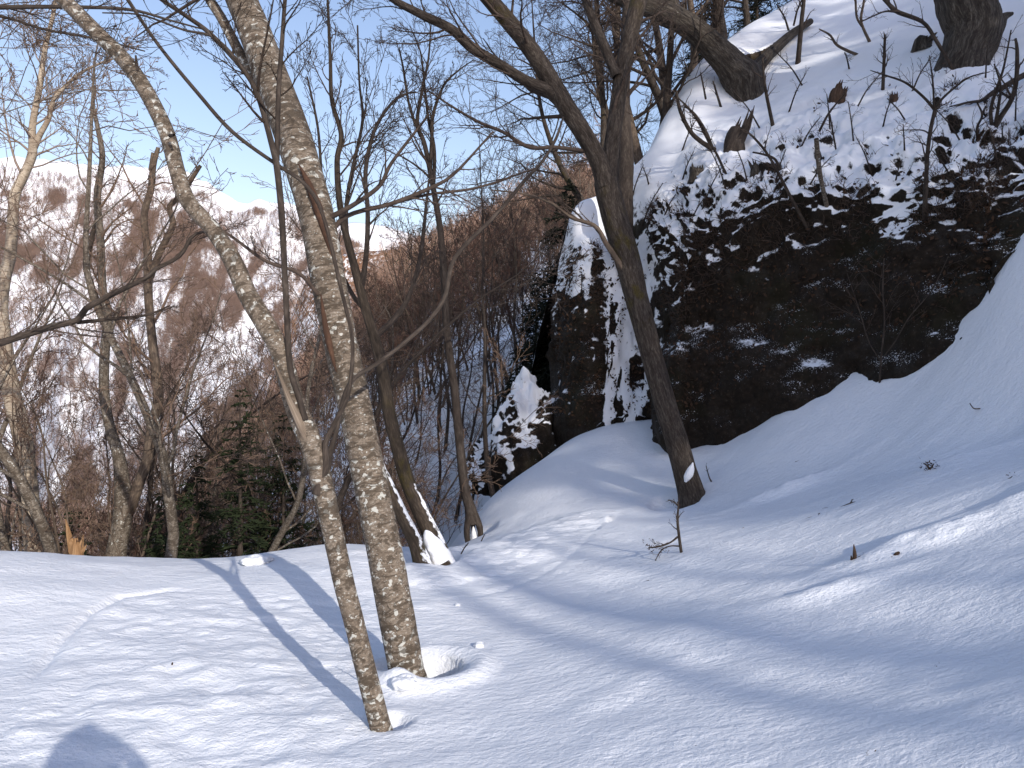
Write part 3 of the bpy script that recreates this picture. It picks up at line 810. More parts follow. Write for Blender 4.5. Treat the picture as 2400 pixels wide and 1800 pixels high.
tw += sprout([(T2[0][110:], T2[1][110:])], rng, [dict(k=7, ang=.9, lenf=1.2, n=9, wob=.12, rf=.16, rmin=.002), dict(k=6, ang=.6, lenf=.5, n=6, wob=.16, rmin=.0014)])
SCAR = []
for sp_, yy in (([(700, 385, 4), (722, 428, 20), (742, 480, 26), (760, 535, 24), (772, 585, 14), (778, 620, 4)], y2 + .445), ([(752, 690, 4), (758, 735, 14), (768, 790, 18), (780, 840, 12), (788, 872, 3)], y2 + .30)):
    SCAR.append(pxpath(sp_, yy, yy - .04, 26))
t_ = hero('beech_tree', 'thick leaning pale trunk covered with lichen spots standing in a scoured snow hollow', 'tree', T2, M_BEECH, lim, tw, 44, seed=9, mats_limb=[None, M_TWIG, M_TWIG, M_TWIG, M_TWIG], bumpv=.045)
for P, R in SCAR:
    mb = MB(); mb.tubes(P, R * .9, 12, bump=lambda tcv: .35 * fbm(tcv * np.array([40, 40, 9]), 3, 301)); mb.build('bark_scar', M_SCAR, t_, loc=T2[0][1])

# ---- forked tree below the rock face
y3 = B3[1]
P, R = pxpath([(1622, 1163, 62), (1602, 1090, 55), (1582, 1020, 53), (1557, 940, 51), (1532, 850, 51), (1508, 760, 53), (1490, 690, 54), (1468, 600, 60), (1446, 530, 60), (1428, 460, 58), (1420, 425, 56)], y3, y3 + .5, 70)
T3 = sink(P, R, flare=1.5)
L1 = pxpath([(1422, 440, 48), (1402, 375, 43), (1366, 310, 42), (1330, 255, 43), (1290, 188, 43), (1240, 110, 40), (1192, 50, 38), (1150, 0, 37), (1120, -40, 40), (1060, -130, 34)], y3 + .45, y3 + .6, 60)
L2 = pxpath([(1420, 440, 50), (1434, 340, 38), (1449, 230, 36), (1466, 130, 37), (1490, 30, 40), (1503, -25, 38), (1520, -120, 32)], y3 + .5, y3 + 1.1, 50)
L3 = pxpath([(1310, 228, 34), (1285, 212, 30), (1230, 188, 25), (1170, 150, 23), (1110, 115, 25), (1060, 70, 22), (1000, 40, 20), (940, 10, 17), (905, -12, 15), (830, -50, 11)], y3 + .5, y3 + .3, 50)
L4 = pxpath([(1446, 180, 24), (1425, 130, 22), (1405, 80, 22), (1385, 35, 20), (1370, -10, 18), (1350, -60, 16)], y3 + .7, y3 + 1.0, 26)
L5 = pxpath([(0, 0, 1), (1392, 356, 11), (1340, 350, 9), (1300, 345, 9), (1240, 345, 9), (1180, 310, 8), (1120, 285, 7), (1060, 250, 5), (1000, 210, 3)][1:], y3 + .5, y3 + .1, 30)
L6 = pxpath([(1465, 640, 16), (1450, 615, 14), (1420, 570, 12), (1395, 530, 10), (1340, 510, 8), (1290, 475, 7), (1230, 455, 5), (1150, 445, 3)], y3 + .3, y3 - .2, 30)
tw = sprout([L1, L2, L3, L4], rng, [dict(k=12, ang=.8, lenf=.45, n=8, wob=.17, up=.02, rf=.3, rmin=.004), dict(k=8, ang=.7, lenf=.5, n=6, wob=.2, rmin=.003), dict(k=5, ang=.65, lenf=.5, n=5, wob=.22, rmin=.0022), dict(k=4, ang=.65, lenf=.5, n=3, wob=.2, rmin=.002)])
tw += sprout([L5, L6], rng, [dict(k=12, ang=.7, lenf=.4, n=7, wob=.18, rmin=.003), dict(k=6, ang=.7, lenf=.5, n=5, wob=.2, rmin=.0025), dict(k=4, ang=.65, lenf=.5, n=4, wob=.22, rmin=.002)])
hero('forked_tree', 'tall forked tree leaning left beside the dark rock face, moss below its fork', 'tree', T3, M_FORK, [L1, L2, L3, L4, L5, L6], tw, 36, seed=21, mats_limb=[None, None, None, None, M_TWIG, M_BROWN], bumpv=.07)
# snow stuck to its foot
# dark straight trunk right behind it
yb = 13.4
P, R = pxpath([(1462, 560, 44), (1463, 500, 42), (1464, 430, 40), (1466, 360, 37), (1462, 260, 30), (1466, 120, 26), (1475, -60, 22)], yb, yb + .3, 50)
tw = sprout([(P[18:], R[18:])], rng, [dict(k=16, ang=1.0, lenf=.45, n=7, wob=.16, rf=.3, rmin=.005), dict(k=7, ang=.7, lenf=.5, n=6, wob=.2, rmin=.004), dict(k=5, ang=.7, lenf=.5, n=4, wob=.2, rmin=.003)])
hero('dark_tree', 'dark straight trunk half hidden right behind the fork of the forked tree', 'tree', sink(P, R), M_DARKB, [], tw, 18, seed=25)

# ---- sweeping old tree on the spur
pb = slope_pt(1745, 218); yv = pb[1]
P, R = pxpath([(1752, 225, 74), (1742, 190, 92), (1722, 165, 78), (1695, 135, 66), (1655, 95, 58), (1615, 62, 54), (1560, 30, 50), (1500, 8, 46), (1440, -18, 42), (1330, -70, 34)], yv, yv - .4, 60)
T4 = sink(P, R, .4, 1.1)
La = pxpath([(1700, 150, 36), (1688, 115, 30), (1684, 60, 27), (1683, 0, 26), (1682, -80, 22)], yv - .05, yv, 26)
Lb = pxpath([(1742, 195, 54), (1768, 165, 36), (1796, 135, 27), (1824, 108, 24), (1856, 80, 20), (1900, 50, 14)], yv + .1, yv + 1.3, 26)
Lc = pxpath([(1600, 55, 24), (1570, -10, 20), (1540, -70, 16)], yv - .2, yv - .3, 16)
tw = sprout([(P[18:], R[18:]), La, Lc], rng, [dict(k=13, ang=.9, lenf=.5, n=8, wob=.18, rf=.3, rmin=.006), dict(k=7, ang=.7, lenf=.55, n=6, wob=.2, rmin=.004), dict(k=5, ang=.7, lenf=.5, n=5, wob=.22, rmin=.0035), dict(k=3, ang=.6, lenf=.5, n=3, wob=.22, rmin=.003)])
hero('old_tree', 'big dark tree with a bowed trunk sweeping left from the snowy spur', 'tree', T4, M_OLD, [La, Lb, Lc], tw, 30, seed=31, mats_limb=[M_DARKB, None, None], bumpv=.09)
# ---- thick trunk at the top of the slope
pb = slope_pt(2262, 128); yv = pb[1]
P, R = pxpath([(2258, 150, 104), (2264, 128, 106), (2275, 100, 112), (2280, 60, 114), (2270, 25, 116), (2260, -20, 118), (2235, -120, 114), (2200, -260, 102), (2170, -420, 86)], yv, yv + .2, 60)
T5 = sink(P, R, .5, 1.25)
Lr = pxpath([(2318, 100, 40), (2338, 62, 32), (2352, 40, 20), (2372, 32, 8)], yv - .1, yv + .1, 14)
tw = sprout([(P[35:], R[35:])], rng, [dict(k=12, ang=1.0, lenf=1.0, n=8, wob=.16, rf=.2, rmin=.006), dict(k=7, ang=.7, lenf=.5, n=6, wob=.2, rmin=.004)])
hero('broad_tree', 'very broad rough barked trunk foot standing high on the snow slope', 'tree', T5, M_OLD, [Lr], tw, 48, seed=35, bumpv=.11, n=60)

# ---- birch at the far left
yb = 10.2
P, R = pxpath([(84, 1330, 44), (81, 1283, 42), (66, 1150, 41), (54, 1034, 40), (27, 921, 38), (8, 800, 34), (2, 720, 30), (10, 650, 27), (25, 590, 24), (34, 464, 22), (55, 413, 20), (76, 359, 19), (76, 295, 15), (93, 203, 13), (105, 118, 11), (127, 21, 8), (135, -60, 6)], yb, yb + .2, 110)
Lf = pxpath([(80, 345, 15), (92, 318, 13), (114, 278, 11), (127, 232, 9), (181, 177, 7), (236, 148, 5), (290, 130, 3)], yb + .15, yb + .1, 30)
tw = sprout([(P[62:], R[62:]), Lf], rng, [dict(k=28, ang=.75, lenf=.36, n=7, wob=.14, up=.03, rmin=.004, rf=.35), dict(k=9, ang=.65, lenf=.5, n=6, wob=.18, rmin=.003), dict(k=5, ang=.6, lenf=.5, n=4, wob=.2, rmin=.0025)])
hero('birch_tree', 'pale sunlit birch with a high fork standing at the edge behind the snow crest', 'tree', sink(P, R, .8), M_BIRCH, [Lf], tw, 22, seed=41, mat_twig=M_TWIGP)

# ---- pale forked tree left of centre
yb = 9.6
P, R = pxpath([(270, 1330, 50), (271, 1300, 46), (289, 1193, 40), (280, 1080, 28), (258, 1003, 23), (244, 921, 22), (246, 822, 21), (253, 740, 19), (240, 675, 18), (236, 570, 17), (228, 464, 16), (240, 371, 13), (228, 295, 10), (219, 249, 7), (222, 200, 4)], yb, yb + .3, 90)
Lr = pxpath([(292, 1215, 30), (307, 1185, 27), (330, 1120, 24), (344, 1084, 23), (357, 994, 23), (371, 930, 23), (357, 799, 20), (348, 700, 19), (347, 640, 20), (346, 590, 18), (338, 506, 15), (354, 443, 15), (359, 390, 13), (371, 346, 9)], yb + .05, yb + .2, 60)
Lr2 = pxpath([(352, 650, 16), (375, 590, 15), (405, 527, 14), (397, 485, 12), (426, 456, 12), (455, 410, 10), (470, 388, 8)], yb + .15, yb - .1, 26)
Lr3 = pxpath([(300, 640, 9), (344, 430, 8), (352, 400, 9), (358, 358, 7)][2:], yb + .2, yb + .2, 6)
Ld = pxpath([(244, 755, 16), (225, 700, 15), (207, 650, 15), (203, 610, 14), (214, 560, 12), (225, 520, 8)], yb + .2, yb + .35, 20)
tw = sprout([(P[40:], R[40:]), Lr, Lr2], rng, [dict(k=12, ang=.85, lenf=.34, n=7, wob=.2, rmin=.004, rf=.4), dict(k=6, ang=.7, lenf=.5, n=6, wob=.2, rmin=.003), dict(k=5, ang=.7, lenf=.5, n=4, wob=.22, rmin=.0025)])
hero('forked_tree', 'pale crooked tree forking low behind the snow crest, its right stem snapped at the top', 'tree', sink(P, R, .8), M_GREY, [Lr, Lr2, Lr3, Ld], tw, 20, seed=45, mat_twig=M_TWIGB, mats_limb=[M_BROWN, M_BROWN, M_BROWN, M_DARKB])
# long dark bough reaching in from the left and its own trunk outside the view
yb = 6.3
trunk = pxpath([(-360, 1420, 70), (-380, 1000, 60), (-370, 880, 52), (-390, 500, 44), (-420, 0, 34)], yb, yb, 40)
Lb1 = pxpath([(-370, 900, 24), (-200, 860, 20), (-60, 825, 18), (0, 804, 17), (113, 768, 15), (181, 750, 15), (203, 722, 14), (271, 686, 12), (344, 650, 11), (367, 629, 10), (422, 599, 9), (451, 553, 8), (489, 540, 5), (520, 520, 3)], yb, yb + .6, 60)
Lb2 = pxpath([(181, 756, 9), (271, 747, 8), (344, 738, 6), (398, 716, 3)], yb + .4, yb + .5, 20)
Lb3 = pxpath([(-390, 60, 18), (-200, 20, 14), (0, 17, 11), (140, 16, 9), (300, 22, 7), (400, 48, 5), (500, 75, 3)], yb - 1.5, yb - 1.2, 40)
Lb4 = pxpath([(-395, 40, 16), (-200, 10, 12), (0, 38, 7), (100, 68, 6), (220, 90, 5), (340, 120, 3)], yb - 1.2, yb - .6, 30)
tw = sprout([Lb1, Lb2, Lb3, Lb4], rng, [dict(k=18, ang=.6, lenf=.28, n=7, wob=.15, rmin=.002, rf=.4), dict(k=8, ang=.6, lenf=.5, n=5, wob=.18, rmin=.0018), dict(k=4, ang=.6, lenf=.5, n=4, wob=.2, rmin=.0014)])
hero('bough_tree', 'dark tree standing out of sight whose long bough reaches in across the birch', 'tree', sink(*trunk, .5), M_DARKB, [Lb1, Lb2, Lb3, Lb4], tw, 16, seed=51)

# ---- snow plastered pair in the dip
yb = B8[1]
P, R = pxpath([(1040, 1315, 44), (1022, 1275, 42), (993, 1215, 38), (957, 1134, 35), (935, 1057, 32), (912, 967, 30), (894, 853, 28), (853, 709, 22), (835, 640, 20), (800, 500, 15), (790, 380, 13), (800, 316, 12), (778, 236, 10), (774, 139, 8), (768, 0, 6), (765, -60, 5)], yb, yb + .8, 110)
Ls = [pxpath([(845, 690, 14), (858, 600, 12), (862, 500, 11), (857, 400, 10), (880, 300, 8), (930, 230, 6), (975, 215, 3)], yb + .6, yb + .5, 30),
      pxpath([(880, 790, 15), (930, 740, 13), (960, 690, 11), (985, 600, 9), (1000, 470, 7), (1005, 420, 4)], yb + .5, yb + .9, 26),
      pxpath([(838, 640, 13), (815, 560, 11), (812, 480, 10), (830, 380, 9), (850, 280, 7), (842, 190, 5), (838, 60, 4)], yb + .6, yb + 1.0, 30),
      pxpath([(858, 730, 12), (820, 680, 10), (770, 560, 9), (755, 430, 7), (745, 300, 6), (720, 180, 4)], yb + .6, yb + 1.1, 30)]
tw = sprout([(P[62:], R[62:])] + Ls, rng, [dict(k=13, ang=.6, lenf=.38, n=8, wob=.13, up=.05, rmin=.0035, rf=.5), dict(k=7, ang=.6, lenf=.5, n=6, wob=.16, up=.03, rmin=.0028), dict(k=5, ang=.6, lenf=.5, n=4, wob=.18, rmin=.0022)])
hero('mossy_tree', 'dark mossy trunk with its foot plastered white by snow in the dip', 'tree', sink(P, R), M_MOSSY, Ls, tw, 24, seed=61, mats_limb=[M_DARKB] * 4, bumpv=.07)
P, R = pxpath([(988, 1312, 40), (975, 1275, 34), (962, 1247, 33), (935, 1193, 30), (912, 1143, 27), (890, 1090, 22), (872, 1040, 17), (860, 990, 9)], yb - .15, yb + .1, 36)
hero('mossy_tree', 'short mossy stem leaning left from the snow beside the white plastered trunk', 'tree', sink(P, R), M_MOSSY, [], None, 22, seed=63, bumpv=.08)
# ---- the tall slim tree right of the dip, on stilt roots
yb = B9[1]
P, R = pxpath([(1108, 1225, 36), (1102, 1190, 27), (1090, 1150, 23), (1079, 1057, 21), (1066, 921, 20), (1048, 786, 18), (1042, 675, 16), (1033, 549, 15), (1016, 443, 13), (995, 338, 11), (978, 287, 9), (991, 203, 7), (1004, 139, 5), (1010, 60, 3)], yb, yb + .3, 90)
Ls = [pxpath([(1100, 1205, 18), (1094, 1245, 15), (1097, 1275, 12), (1098, 1300, 10)], yb - .06, yb - .12, 14),
      pxpath([(1112, 1205, 18), (1124, 1235, 15), (1127, 1262, 12), (1132, 1290, 10)], yb - .04, yb - .1, 14),
      pxpath([(1110, 1215, 12), (1108, 1250, 9), (1112, 1290, 8)], yb - .02, yb + .1, 10),
      pxpath([(1008, 400, 10), (1012, 330, 9), (1015, 270, 8), (1040, 200, 6), (1075, 165, 4), (1110, 140, 2)], yb + .2, yb + .2, 24),
      pxpath([(1016, 443, 9), (1018, 350, 8), (1004, 280, 7), (995, 200, 5), (985, 120, 4), (960, 60, 2)], yb + .2, yb + .5, 24),
      pxpath([(985, 320, 7), (960, 250, 6), (945, 160, 5), (935, 110, 2)], yb + .25, yb + .1, 18)]
tw = sprout([(P[45:], R[45:])] + Ls[3:], rng, [dict(k=14, ang=.65, lenf=.32, n=7, wob=.15, up=.04, rmin=.0035, rf=.5), dict(k=7, ang=.6, lenf=.5, n=6, wob=.18, rmin=.0028), dict(k=5, ang=.6, lenf=.5, n=4, wob=.2, rmin=.0024)])
hero('slim_tree', 'slim tree propped on dark split roots above the snow of the dip', 'tree', sink(P, R, .02, 1.0), M_DARKB, Ls, tw, 18, seed=67, mats_limb=[M_DARKB] * 3 + [None] * 3)
# where the wood behind the photographer stands: (across the sun, towards the sun, size)
SHADE_BARE = [(2.42, 26, 1.05), (2.68, 32, .95), (3.32, 24, .95), (3.58, 32, .95), (4.42, 28, .95), (4.78, 34, .9), (6.35, 22, 1.0), (6.3, 30, 1.1)]
SHADE_FIRS = [(6.5, 36, .9), (7.1, 25, .9), (8.0, 32, 1.0), (8.6, 19, .9), (9.6, 27, 1.0), (10.6, 21, 1.0), (11.4, 31, 1.1), (12.4, 23, 1.1), (13.6, 29, 1.2), (14.6, 20, 1.1),
              (15.4, 27, 1.3), (16.4, 22, 1.2), (17.4, 31, 1.4), (18.4, 24, 1.3), (19.6, 28, 1.4), (21, 24, 1.4), (22.5, 28, 1.4), (9.0, 40, 1.2), (12.2, 40, 1.3), (14.5, 40, 1.4), (17, 40, 1.4), (20, 38, 1.4), (24, 30, 1.4),
              (10.5, 12, .8), (12, 9, .8), (13.4, 13, .9), (14.8, 9, .9), (16, 13, .9), (17.5, 10, .9), (19, 14, 1.0), (20.5, 11, 1.0)]

# ---------------------------------------------------------------- bare trees in numbers: a few grown once, then copied
def bare_tree(rng, h, r, mats, lv, lean=0.0, crook=.10, stems=1, sides=8, name='bare_tree', t0=.25, ang=.7):
    t = thing(name, (0, 0, 0), None, None)
    mb = MB(); main = []
    for s in range(stems):
        n = 16
        a = rng.uniform(0, 6.28); sp = 0 if stems == 1 else rng.uniform(.12, .4)
        d = np.array([math.cos(a) * sp + lean, math.sin(a) * sp, 1.0]); p = np.array([0, 0, -.6]); P = [p]
        L = (h + .6) * rng.uniform(.75, 1.0) if stems > 1 else h + .6
        for i in range(n - 1):
            d = d + rng.normal(size=3) * crook + np.array([0, 0, .06]); d /= np.linalg.norm(d)
            P.append(P[-1] + d * L / (n - 1))
        P = np.array(P); R = r * (1 - .93 * np.linspace(0, 1, n) ** .8) * (1 if stems == 1 else .75)
        P = resample(P, 30); R = np.interp(np.linspace(0, 1, 30), np.linspace(0, 1, n), R)
        main.append((P, R)); mb.tubes(P, R, sides)
    Pm = np.stack([m[0] for m in main]); Rm = np.stack([m[1] for m in main])
    cur = grow(Pm, Rm, rng, t0=t0, ang=ang, **lv[0]); mb.tubes(cur[0], cur[1], 5)
    mb.build('trunk', mats[0], t)
    cr = MB()
    for kw in lv[1:]:
        cur = grow(cur[0], cur[1], rng, **kw); cr.tubes(cur[0], cur[1], 3)
    cr.build('crown', mats[1], t, kind='stuff')
    return t

def stand(protos, spots, label, cat, group):
    """first use of a prototype moves it, later ones copy it. spots: (x, y, z, scale, rz, rx, ry); label: text or function(i)"""
    used = set(); out = []
    for i, (x, y, z, s, rz, rx, ry) in enumerate(spots):
        p = protos[i % len(protos)]
        if id(p) not in used:
            used.add(id(p)); o = p
            o.location = (float(x), float(y), float(z)); o.rotation_euler = (rx, ry, rz); o.scale = (s, s, s)
        else:
            o = copy_tree(p, (x, y, z), rz, s, rx, ry)
        tag(o, label(i) if callable(label) else label, cat, group)
        out.append(o)
    return out

rng = np.random.default_rng(11)
M_WOODT = mat_flat('wood_trunk', (.20, .15, .11), (.30, .24, .19), 3)
M_WOODC = mat_flat('wood_twigs', (.30, .19, .14), (.40, .27, .20), 2)
M_WOODL = mat_flat('larch_twigs', (.40, .24, .15), (.50, .31, .19), 2)
M_WOODG = mat_flat('grey_wood_twigs', (.20, .145, .125), (.32, .23, .19), 2)
LV = lambda k1, k2, k3, k4, rm: [dict(k=k1, lenf=.36, n=8, wob=.16, up=.06, rf=.5, rmin=rm * 1.5), dict(k=k2, ang=.65, lenf=.5, n=6, wob=.2, up=.03, rmin=rm * 1.2), dict(k=k3, ang=.65, lenf=.55, n=4, wob=.2, rmin=rm), dict(k=k4, ang=.6, lenf=.6, n=3, wob=.2, rmin=rm)]
# tall trunks standing behind the crest
tall = [bare_tree(rng, 8.0, .10, m, LV(13, 7, 5, 3, .0035), crook=.15) for m in ((M_GREY, M_TWIGB), (M_BROWN, M_TWIGB), (M_DARKB, M_TWIG), (M_GREY, M_TWIGB))]
# shrubby many-stemmed alders
bushy = [bare_tree(rng, 5.0, .045, m, LV(9, 6, 5, 3, .003), stems=4, crook=.10) for m in ((M_BROWN, M_TWIGB), (M_BROWN, M_TWIGR), (M_DARKB, M_TWIGB))]
def base_px(x, y, z): return 1200 + x / y * F, 900 - (z - CZ) / y * F
def crest_y(px): return np.interp(px, [-400, 0, 450, 590, 760, 880, 1000], [1290, 1297, 1311, 1317, 1274, 1295, 1420])
def scatter(n, y0, y1, px0, px1, hidden=True, pw=1.0, tries=4000, gap=.7, ok=None):
    out = []
    for _ in range(tries):
        if len(out) >= n: break
        y = y0 + (y1 - y0) * rng.uniform() ** pw; px = rng.uniform(px0, px1); x = (px - 1200) / F * y
        z = float(land(np.array([x]), np.array([y]))[0])
        bp = base_px(x, y, z)
        if hidden and bp[1] < crest_y(px) + 8: continue
        if ok and not ok(x, y, z, bp): continue
        if any((x - q[0]) ** 2 + (y - q[1]) ** 2 < gap ** 2 for q in out): continue
        out.append((x, y, z))
    return out
def dress(pts, s0, s1, lean=.08, ly=0.0):
    return [(x, y, z - .05, rng.uniform(s0, s1), rng.uniform(0, 6.28), rng.normal() * lean, rng.normal() * lean + ly) for x, y, z in pts]
sp = scatter(27, 8.6, 15.0, -40, 770, gap=.6)
sp.sort(key=lambda q: q[0] / q[1])
ZONES = [(-999, 70, 'left of the birch'), (70, 265, 'between the birch and the pale crooked tree'), (265, 480, 'just right of the pale crooked tree'), (480, 690, 'left of the slender trunk'), (690, 2000, 'behind the slender trunk')]
ORD = ['first', 'second', 'third', 'fourth', 'fifth', 'sixth', 'seventh', 'eighth', 'ninth', 'tenth', 'eleventh', 'twelfth']
def zone_labels(sp, text, zones):
    seen = {}; out = []
    for q in sp:
        px = 1200 + q[0] / q[1] * F
        zn = [z_[2] for z_ in zones if z_[0] <= px < z_[1]][0]; k_ = seen.get(zn, 0); seen[zn] = k_ + 1
        out.append((zn, k_))
    return [text % ((ORD[k_] + ' ') if seen[zn] > 1 else '', zn) for zn, k_ in out]
zl = zone_labels(sp, '%sthin bare tree behind the snow crest, %s', ZONES)
stand(tall, dress(sp, .55, .95), lambda i: zl[i], 'tree', 'bare trees behind the snow crest')
sp = scatter(52, 13.0, 34.0, -160, 900, gap=1.1)
far_t = [copy_tree(p, (0, 0, 0)) for p in tall]
stand(far_t, dress(sp, .7, 1.15), lambda i: ['grey', 'brown', 'dark', 'pale grey'][i % 4] + ' bare tree on the slope falling away beyond the snow crest', 'tree', 'bare trees on the falling slope')
sp = scatter(100, 9.2, 30.0, -120, 960, gap=.7, ok=lambda x, y, z, bp: not (380 < bp[0] < 720 and y < 12))
stand(bushy, dress(sp, .6, 1.15), lambda i: ['low brown', 'low reddish', 'low dark'][i % 3] + ' many stemmed bare bush behind the snow crest', 'bush', 'bare bushes behind the snow crest')
# dark slim trees on the shaded slope right of the dip
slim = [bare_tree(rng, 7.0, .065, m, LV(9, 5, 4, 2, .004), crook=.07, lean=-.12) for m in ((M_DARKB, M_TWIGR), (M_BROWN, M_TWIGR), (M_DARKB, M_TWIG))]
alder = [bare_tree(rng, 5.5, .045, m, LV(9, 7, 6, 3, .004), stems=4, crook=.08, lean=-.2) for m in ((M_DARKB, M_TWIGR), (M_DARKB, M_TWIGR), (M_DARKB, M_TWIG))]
inb = lambda x, y, z, bp: 820 < bp[0] < 1330 and bp[1] < 1110 - (bp[0] - 880) * .74
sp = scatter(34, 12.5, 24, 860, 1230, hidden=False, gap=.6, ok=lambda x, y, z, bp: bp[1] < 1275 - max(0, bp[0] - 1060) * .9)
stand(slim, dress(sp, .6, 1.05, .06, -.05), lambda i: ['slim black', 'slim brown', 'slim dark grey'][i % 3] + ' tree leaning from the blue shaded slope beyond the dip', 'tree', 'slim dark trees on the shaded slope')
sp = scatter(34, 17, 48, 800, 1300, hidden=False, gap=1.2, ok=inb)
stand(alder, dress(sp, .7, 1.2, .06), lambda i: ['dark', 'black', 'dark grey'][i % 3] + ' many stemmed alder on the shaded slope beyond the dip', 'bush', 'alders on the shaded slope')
sp = scatter(70, 36, 75, 640, 1400, hidden=False, gap=2.2, ok=lambda x, y, z, bp: bp[1] < 1110 - (bp[0] - 880) * .74)
alder2 = [bare_tree(rng, 6.0, .06, m, LV(9, 6, 4, 2, .008), stems=3, crook=.08, sides=5) for m in ((M_BROWN, M_WOODC), (M_GREY, M_TWIGB), (M_BROWN, M_TWIGR))]
stand(alder2, dress(sp, .8, 1.5, .06), lambda i: ['tan', 'greyish', 'reddish brown'][i % 3] + ' bare tree high on the valley side beyond the dip', 'tree', 'brown trees on the valley side')
# spreading trees on the far side of the spur, behind the forked tree
spread = [bare_tree(rng, 9.0, .16, m, [dict(k=16, lenf=.45, n=9, wob=.2, up=.05, rf=.5, rmin=.008), dict(k=9, ang=.75, lenf=.5, n=7, wob=.24, up=.02, rmin=.006), dict(k=6, ang=.7, lenf=.55, n=5, wob=.26, rmin=.004), dict(k=4, ang=.7, lenf=.55, n=4, wob=.26, rmin=.0035)], crook=.09, t0=.2, ang=1.0) for m in ((M_FORK, M_TWIG), (M_BROWN, M_TWIG), (M_DARKB, M_TWIG))]
SPN = ['second', 'fourth', 'fifth', 'seventh', 'eighth', 'ninth', 'tenth', 'third', 'sixth', 'first']
sp = []
for px, py, y, s, ry in ((1440, 430, 16.5, .8, -.25), (1500, 400, 17, .95, -.35), (1536, 372, 16.8, .85, -.05), (1580, 300, 19, 1.0, -.3), (1625, 235, 19, .95, -.2), (1690, 150, 20.5, .9, -.1), (1760, 90, 21, .8, .0), (1475, 470, 19.5, 1.1, -.4), (1560, 330, 22, 1.2, -.3), (1410, 520, 18, .75, -.45)):
    p = W(px, py, y); sp.append((p[0], p[1], p[2] - .5, s, rng.uniform(0, 6.28), .0, ry))
stand(spread, [(x, y, z, s, 0 if abs(ry) > .3 else rz, rx, ry) for x, y, z, s, rz, rx, ry in sp], lambda i: SPN[i] + ' spreading bare tree from the left along the far side of the snowy spur', 'tree', 'spreading trees behind the spur')

# ---------------------------------------------------------------- conifers
def conifer(rng, h, r, mat, w=1.3, gap=.26, base=.12, droop=-.10, k2=9, name='fir_tree', rmin=.012, k3=0):
    t = thing(name, (0, 0, 0), None, None)
    P = resample(np.array([[0, 0, -.4], [rng.normal() * .05, 0, h * .5], [rng.normal() * .08, rng.normal() * .06, h]]), 20)
    mb = MB(); mb.tubes(P, r * (1 - .95 * np.linspace(0, 1, 20)), 9); mb.build('trunk', M_DARKB, t)
    nb = int(h * (1 - base) / gap) * 5
    zz = h * (base + (1 - base) * np.sort(rng.uniform(0, .985, nb)))
    L = w * (1 - zz / h) ** .75 * rng.uniform(.55, 1.1, nb) + .10
    a = rng.uniform(0, 6.28, nb); d = np.stack([np.cos(a), np.sin(a), .25 * np.ones(nb)], -1)
    pts = [np.stack([np.interp(zz, P[:, 2], P[:, 0]), np.interp(zz, P[:, 2], P[:, 1]), zz], -1)]
    for s in range(6):
        d = d + rng.normal(size=d.shape) * .07 + np.array([0, 0, droop]); d /= np.linalg.norm(d, axis=1, keepdims=True)
        pts.append(pts[-1] + d * (L / 6)[:, None])
    B = np.stack(pts, 1); BR = np.maximum(.022 * L[:, None] * (1 - .8 * np.linspace(0, 1, 7)[None]), .006)
    cr = MB(); cr.tubes(B, BR, 4)
    t1 = grow(B, BR, rng, k=k2, ang=.85, lenf=.42, n=4, wob=.10, up=-.05, rf=1.0, rtip=.3, rmin=rmin, plane=np.array([1, 1, .25]), t0=.15)
    cr.tubes(t1[0], np.maximum(t1[1], rmin) * np.array([1.0, 1.3, 1.0, .25])[None], 3)
    if k3:
        t2 = grow(t1[0], t1[1], rng, k=k3, ang=.8, lenf=.5, n=3, wob=.1, up=-.03, rf=1.0, rtip=.3, rmin=rmin, plane=np.array([1, 1, .3]), t0=.2)
        cr.tubes(t2[0], np.maximum(t2[1], rmin) * np.array([.9, 1.2, .2])[None], 3)
    cr.build('crown', mat, t, kind='stuff')
    return t
rng = np.random.default_rng(23)
fir = [conifer(rng, 5.2, .09, M_NEEDLE, 1.25, .24, .10, k2=9, k3=4), conifer(rng, 3.0, .05, M_NEEDLE, .95, .16, .05, k2=8, k3=4)]
def at_land(px, y):
    x = (px - 1200) / F * y; return x, y, float(land(np.array([x]), np.array([y]))[0])
def put_tree(o, px, y, ptop, h, label, cat, group=None, rz=0, ry=0.0):
    """stand o (height h) on the land at (px, depth y), scaled so that its top meets pixel row ptop"""
    x, y, z = at_land(px, y); zt = CZ + (900 - ptop) / F * y
    s = max(.3, (zt - z) / h); o.location = (x, y, z); o.scale = (s,) * 3; o.rotation_euler = (0, ry, rz)
    return tag(o, label, cat, group)
put_tree(fir[0], 560, 10.0, 905, 5.2, 'dark green fir behind the snow crest left of the slender trunk', 'fir', rz=.4)
put_tree(copy_tree(fir[0], (0, 0, 0)), 665, 10.6, 965, 5.2, 'olive green fir glimpsed between the slender trunk and the thick pale trunk', 'fir', rz=2.0)
put_tree(fir[1], 395, 9.4, 1150, 3.0, 'small dark fir low behind the pale forking tree', 'fir', rz=1.0)
put_tree(copy_tree(fir[1], (0, 0, 0)), 165, 10.5, 1190, 3.0, 'small dark fir behind the broken yellow stub', 'fir', rz=3.0)
put_tree(copy_tree(fir[1], (0, 0, 0)), 345, 10.2, 1230, 3.0, 'lowest dark fir peeping over the snow crest by the pale forking tree', 'fir', rz=4.0)
put_tree(copy_tree(fir[0], (0, 0, 0)), 462, 10.2, 1060, 5.2, 'dark fir among brown bushes right of the snapped stem', 'fir', rz=5.0)
spruce = conifer(rng, 7.0, .12, M_NEEDLED, 1.9, .15, .06, -.16, k2=10, name='spruce_tree', k3=4)
x, y = (1322 - 1200) / F * 16.9, 16.9
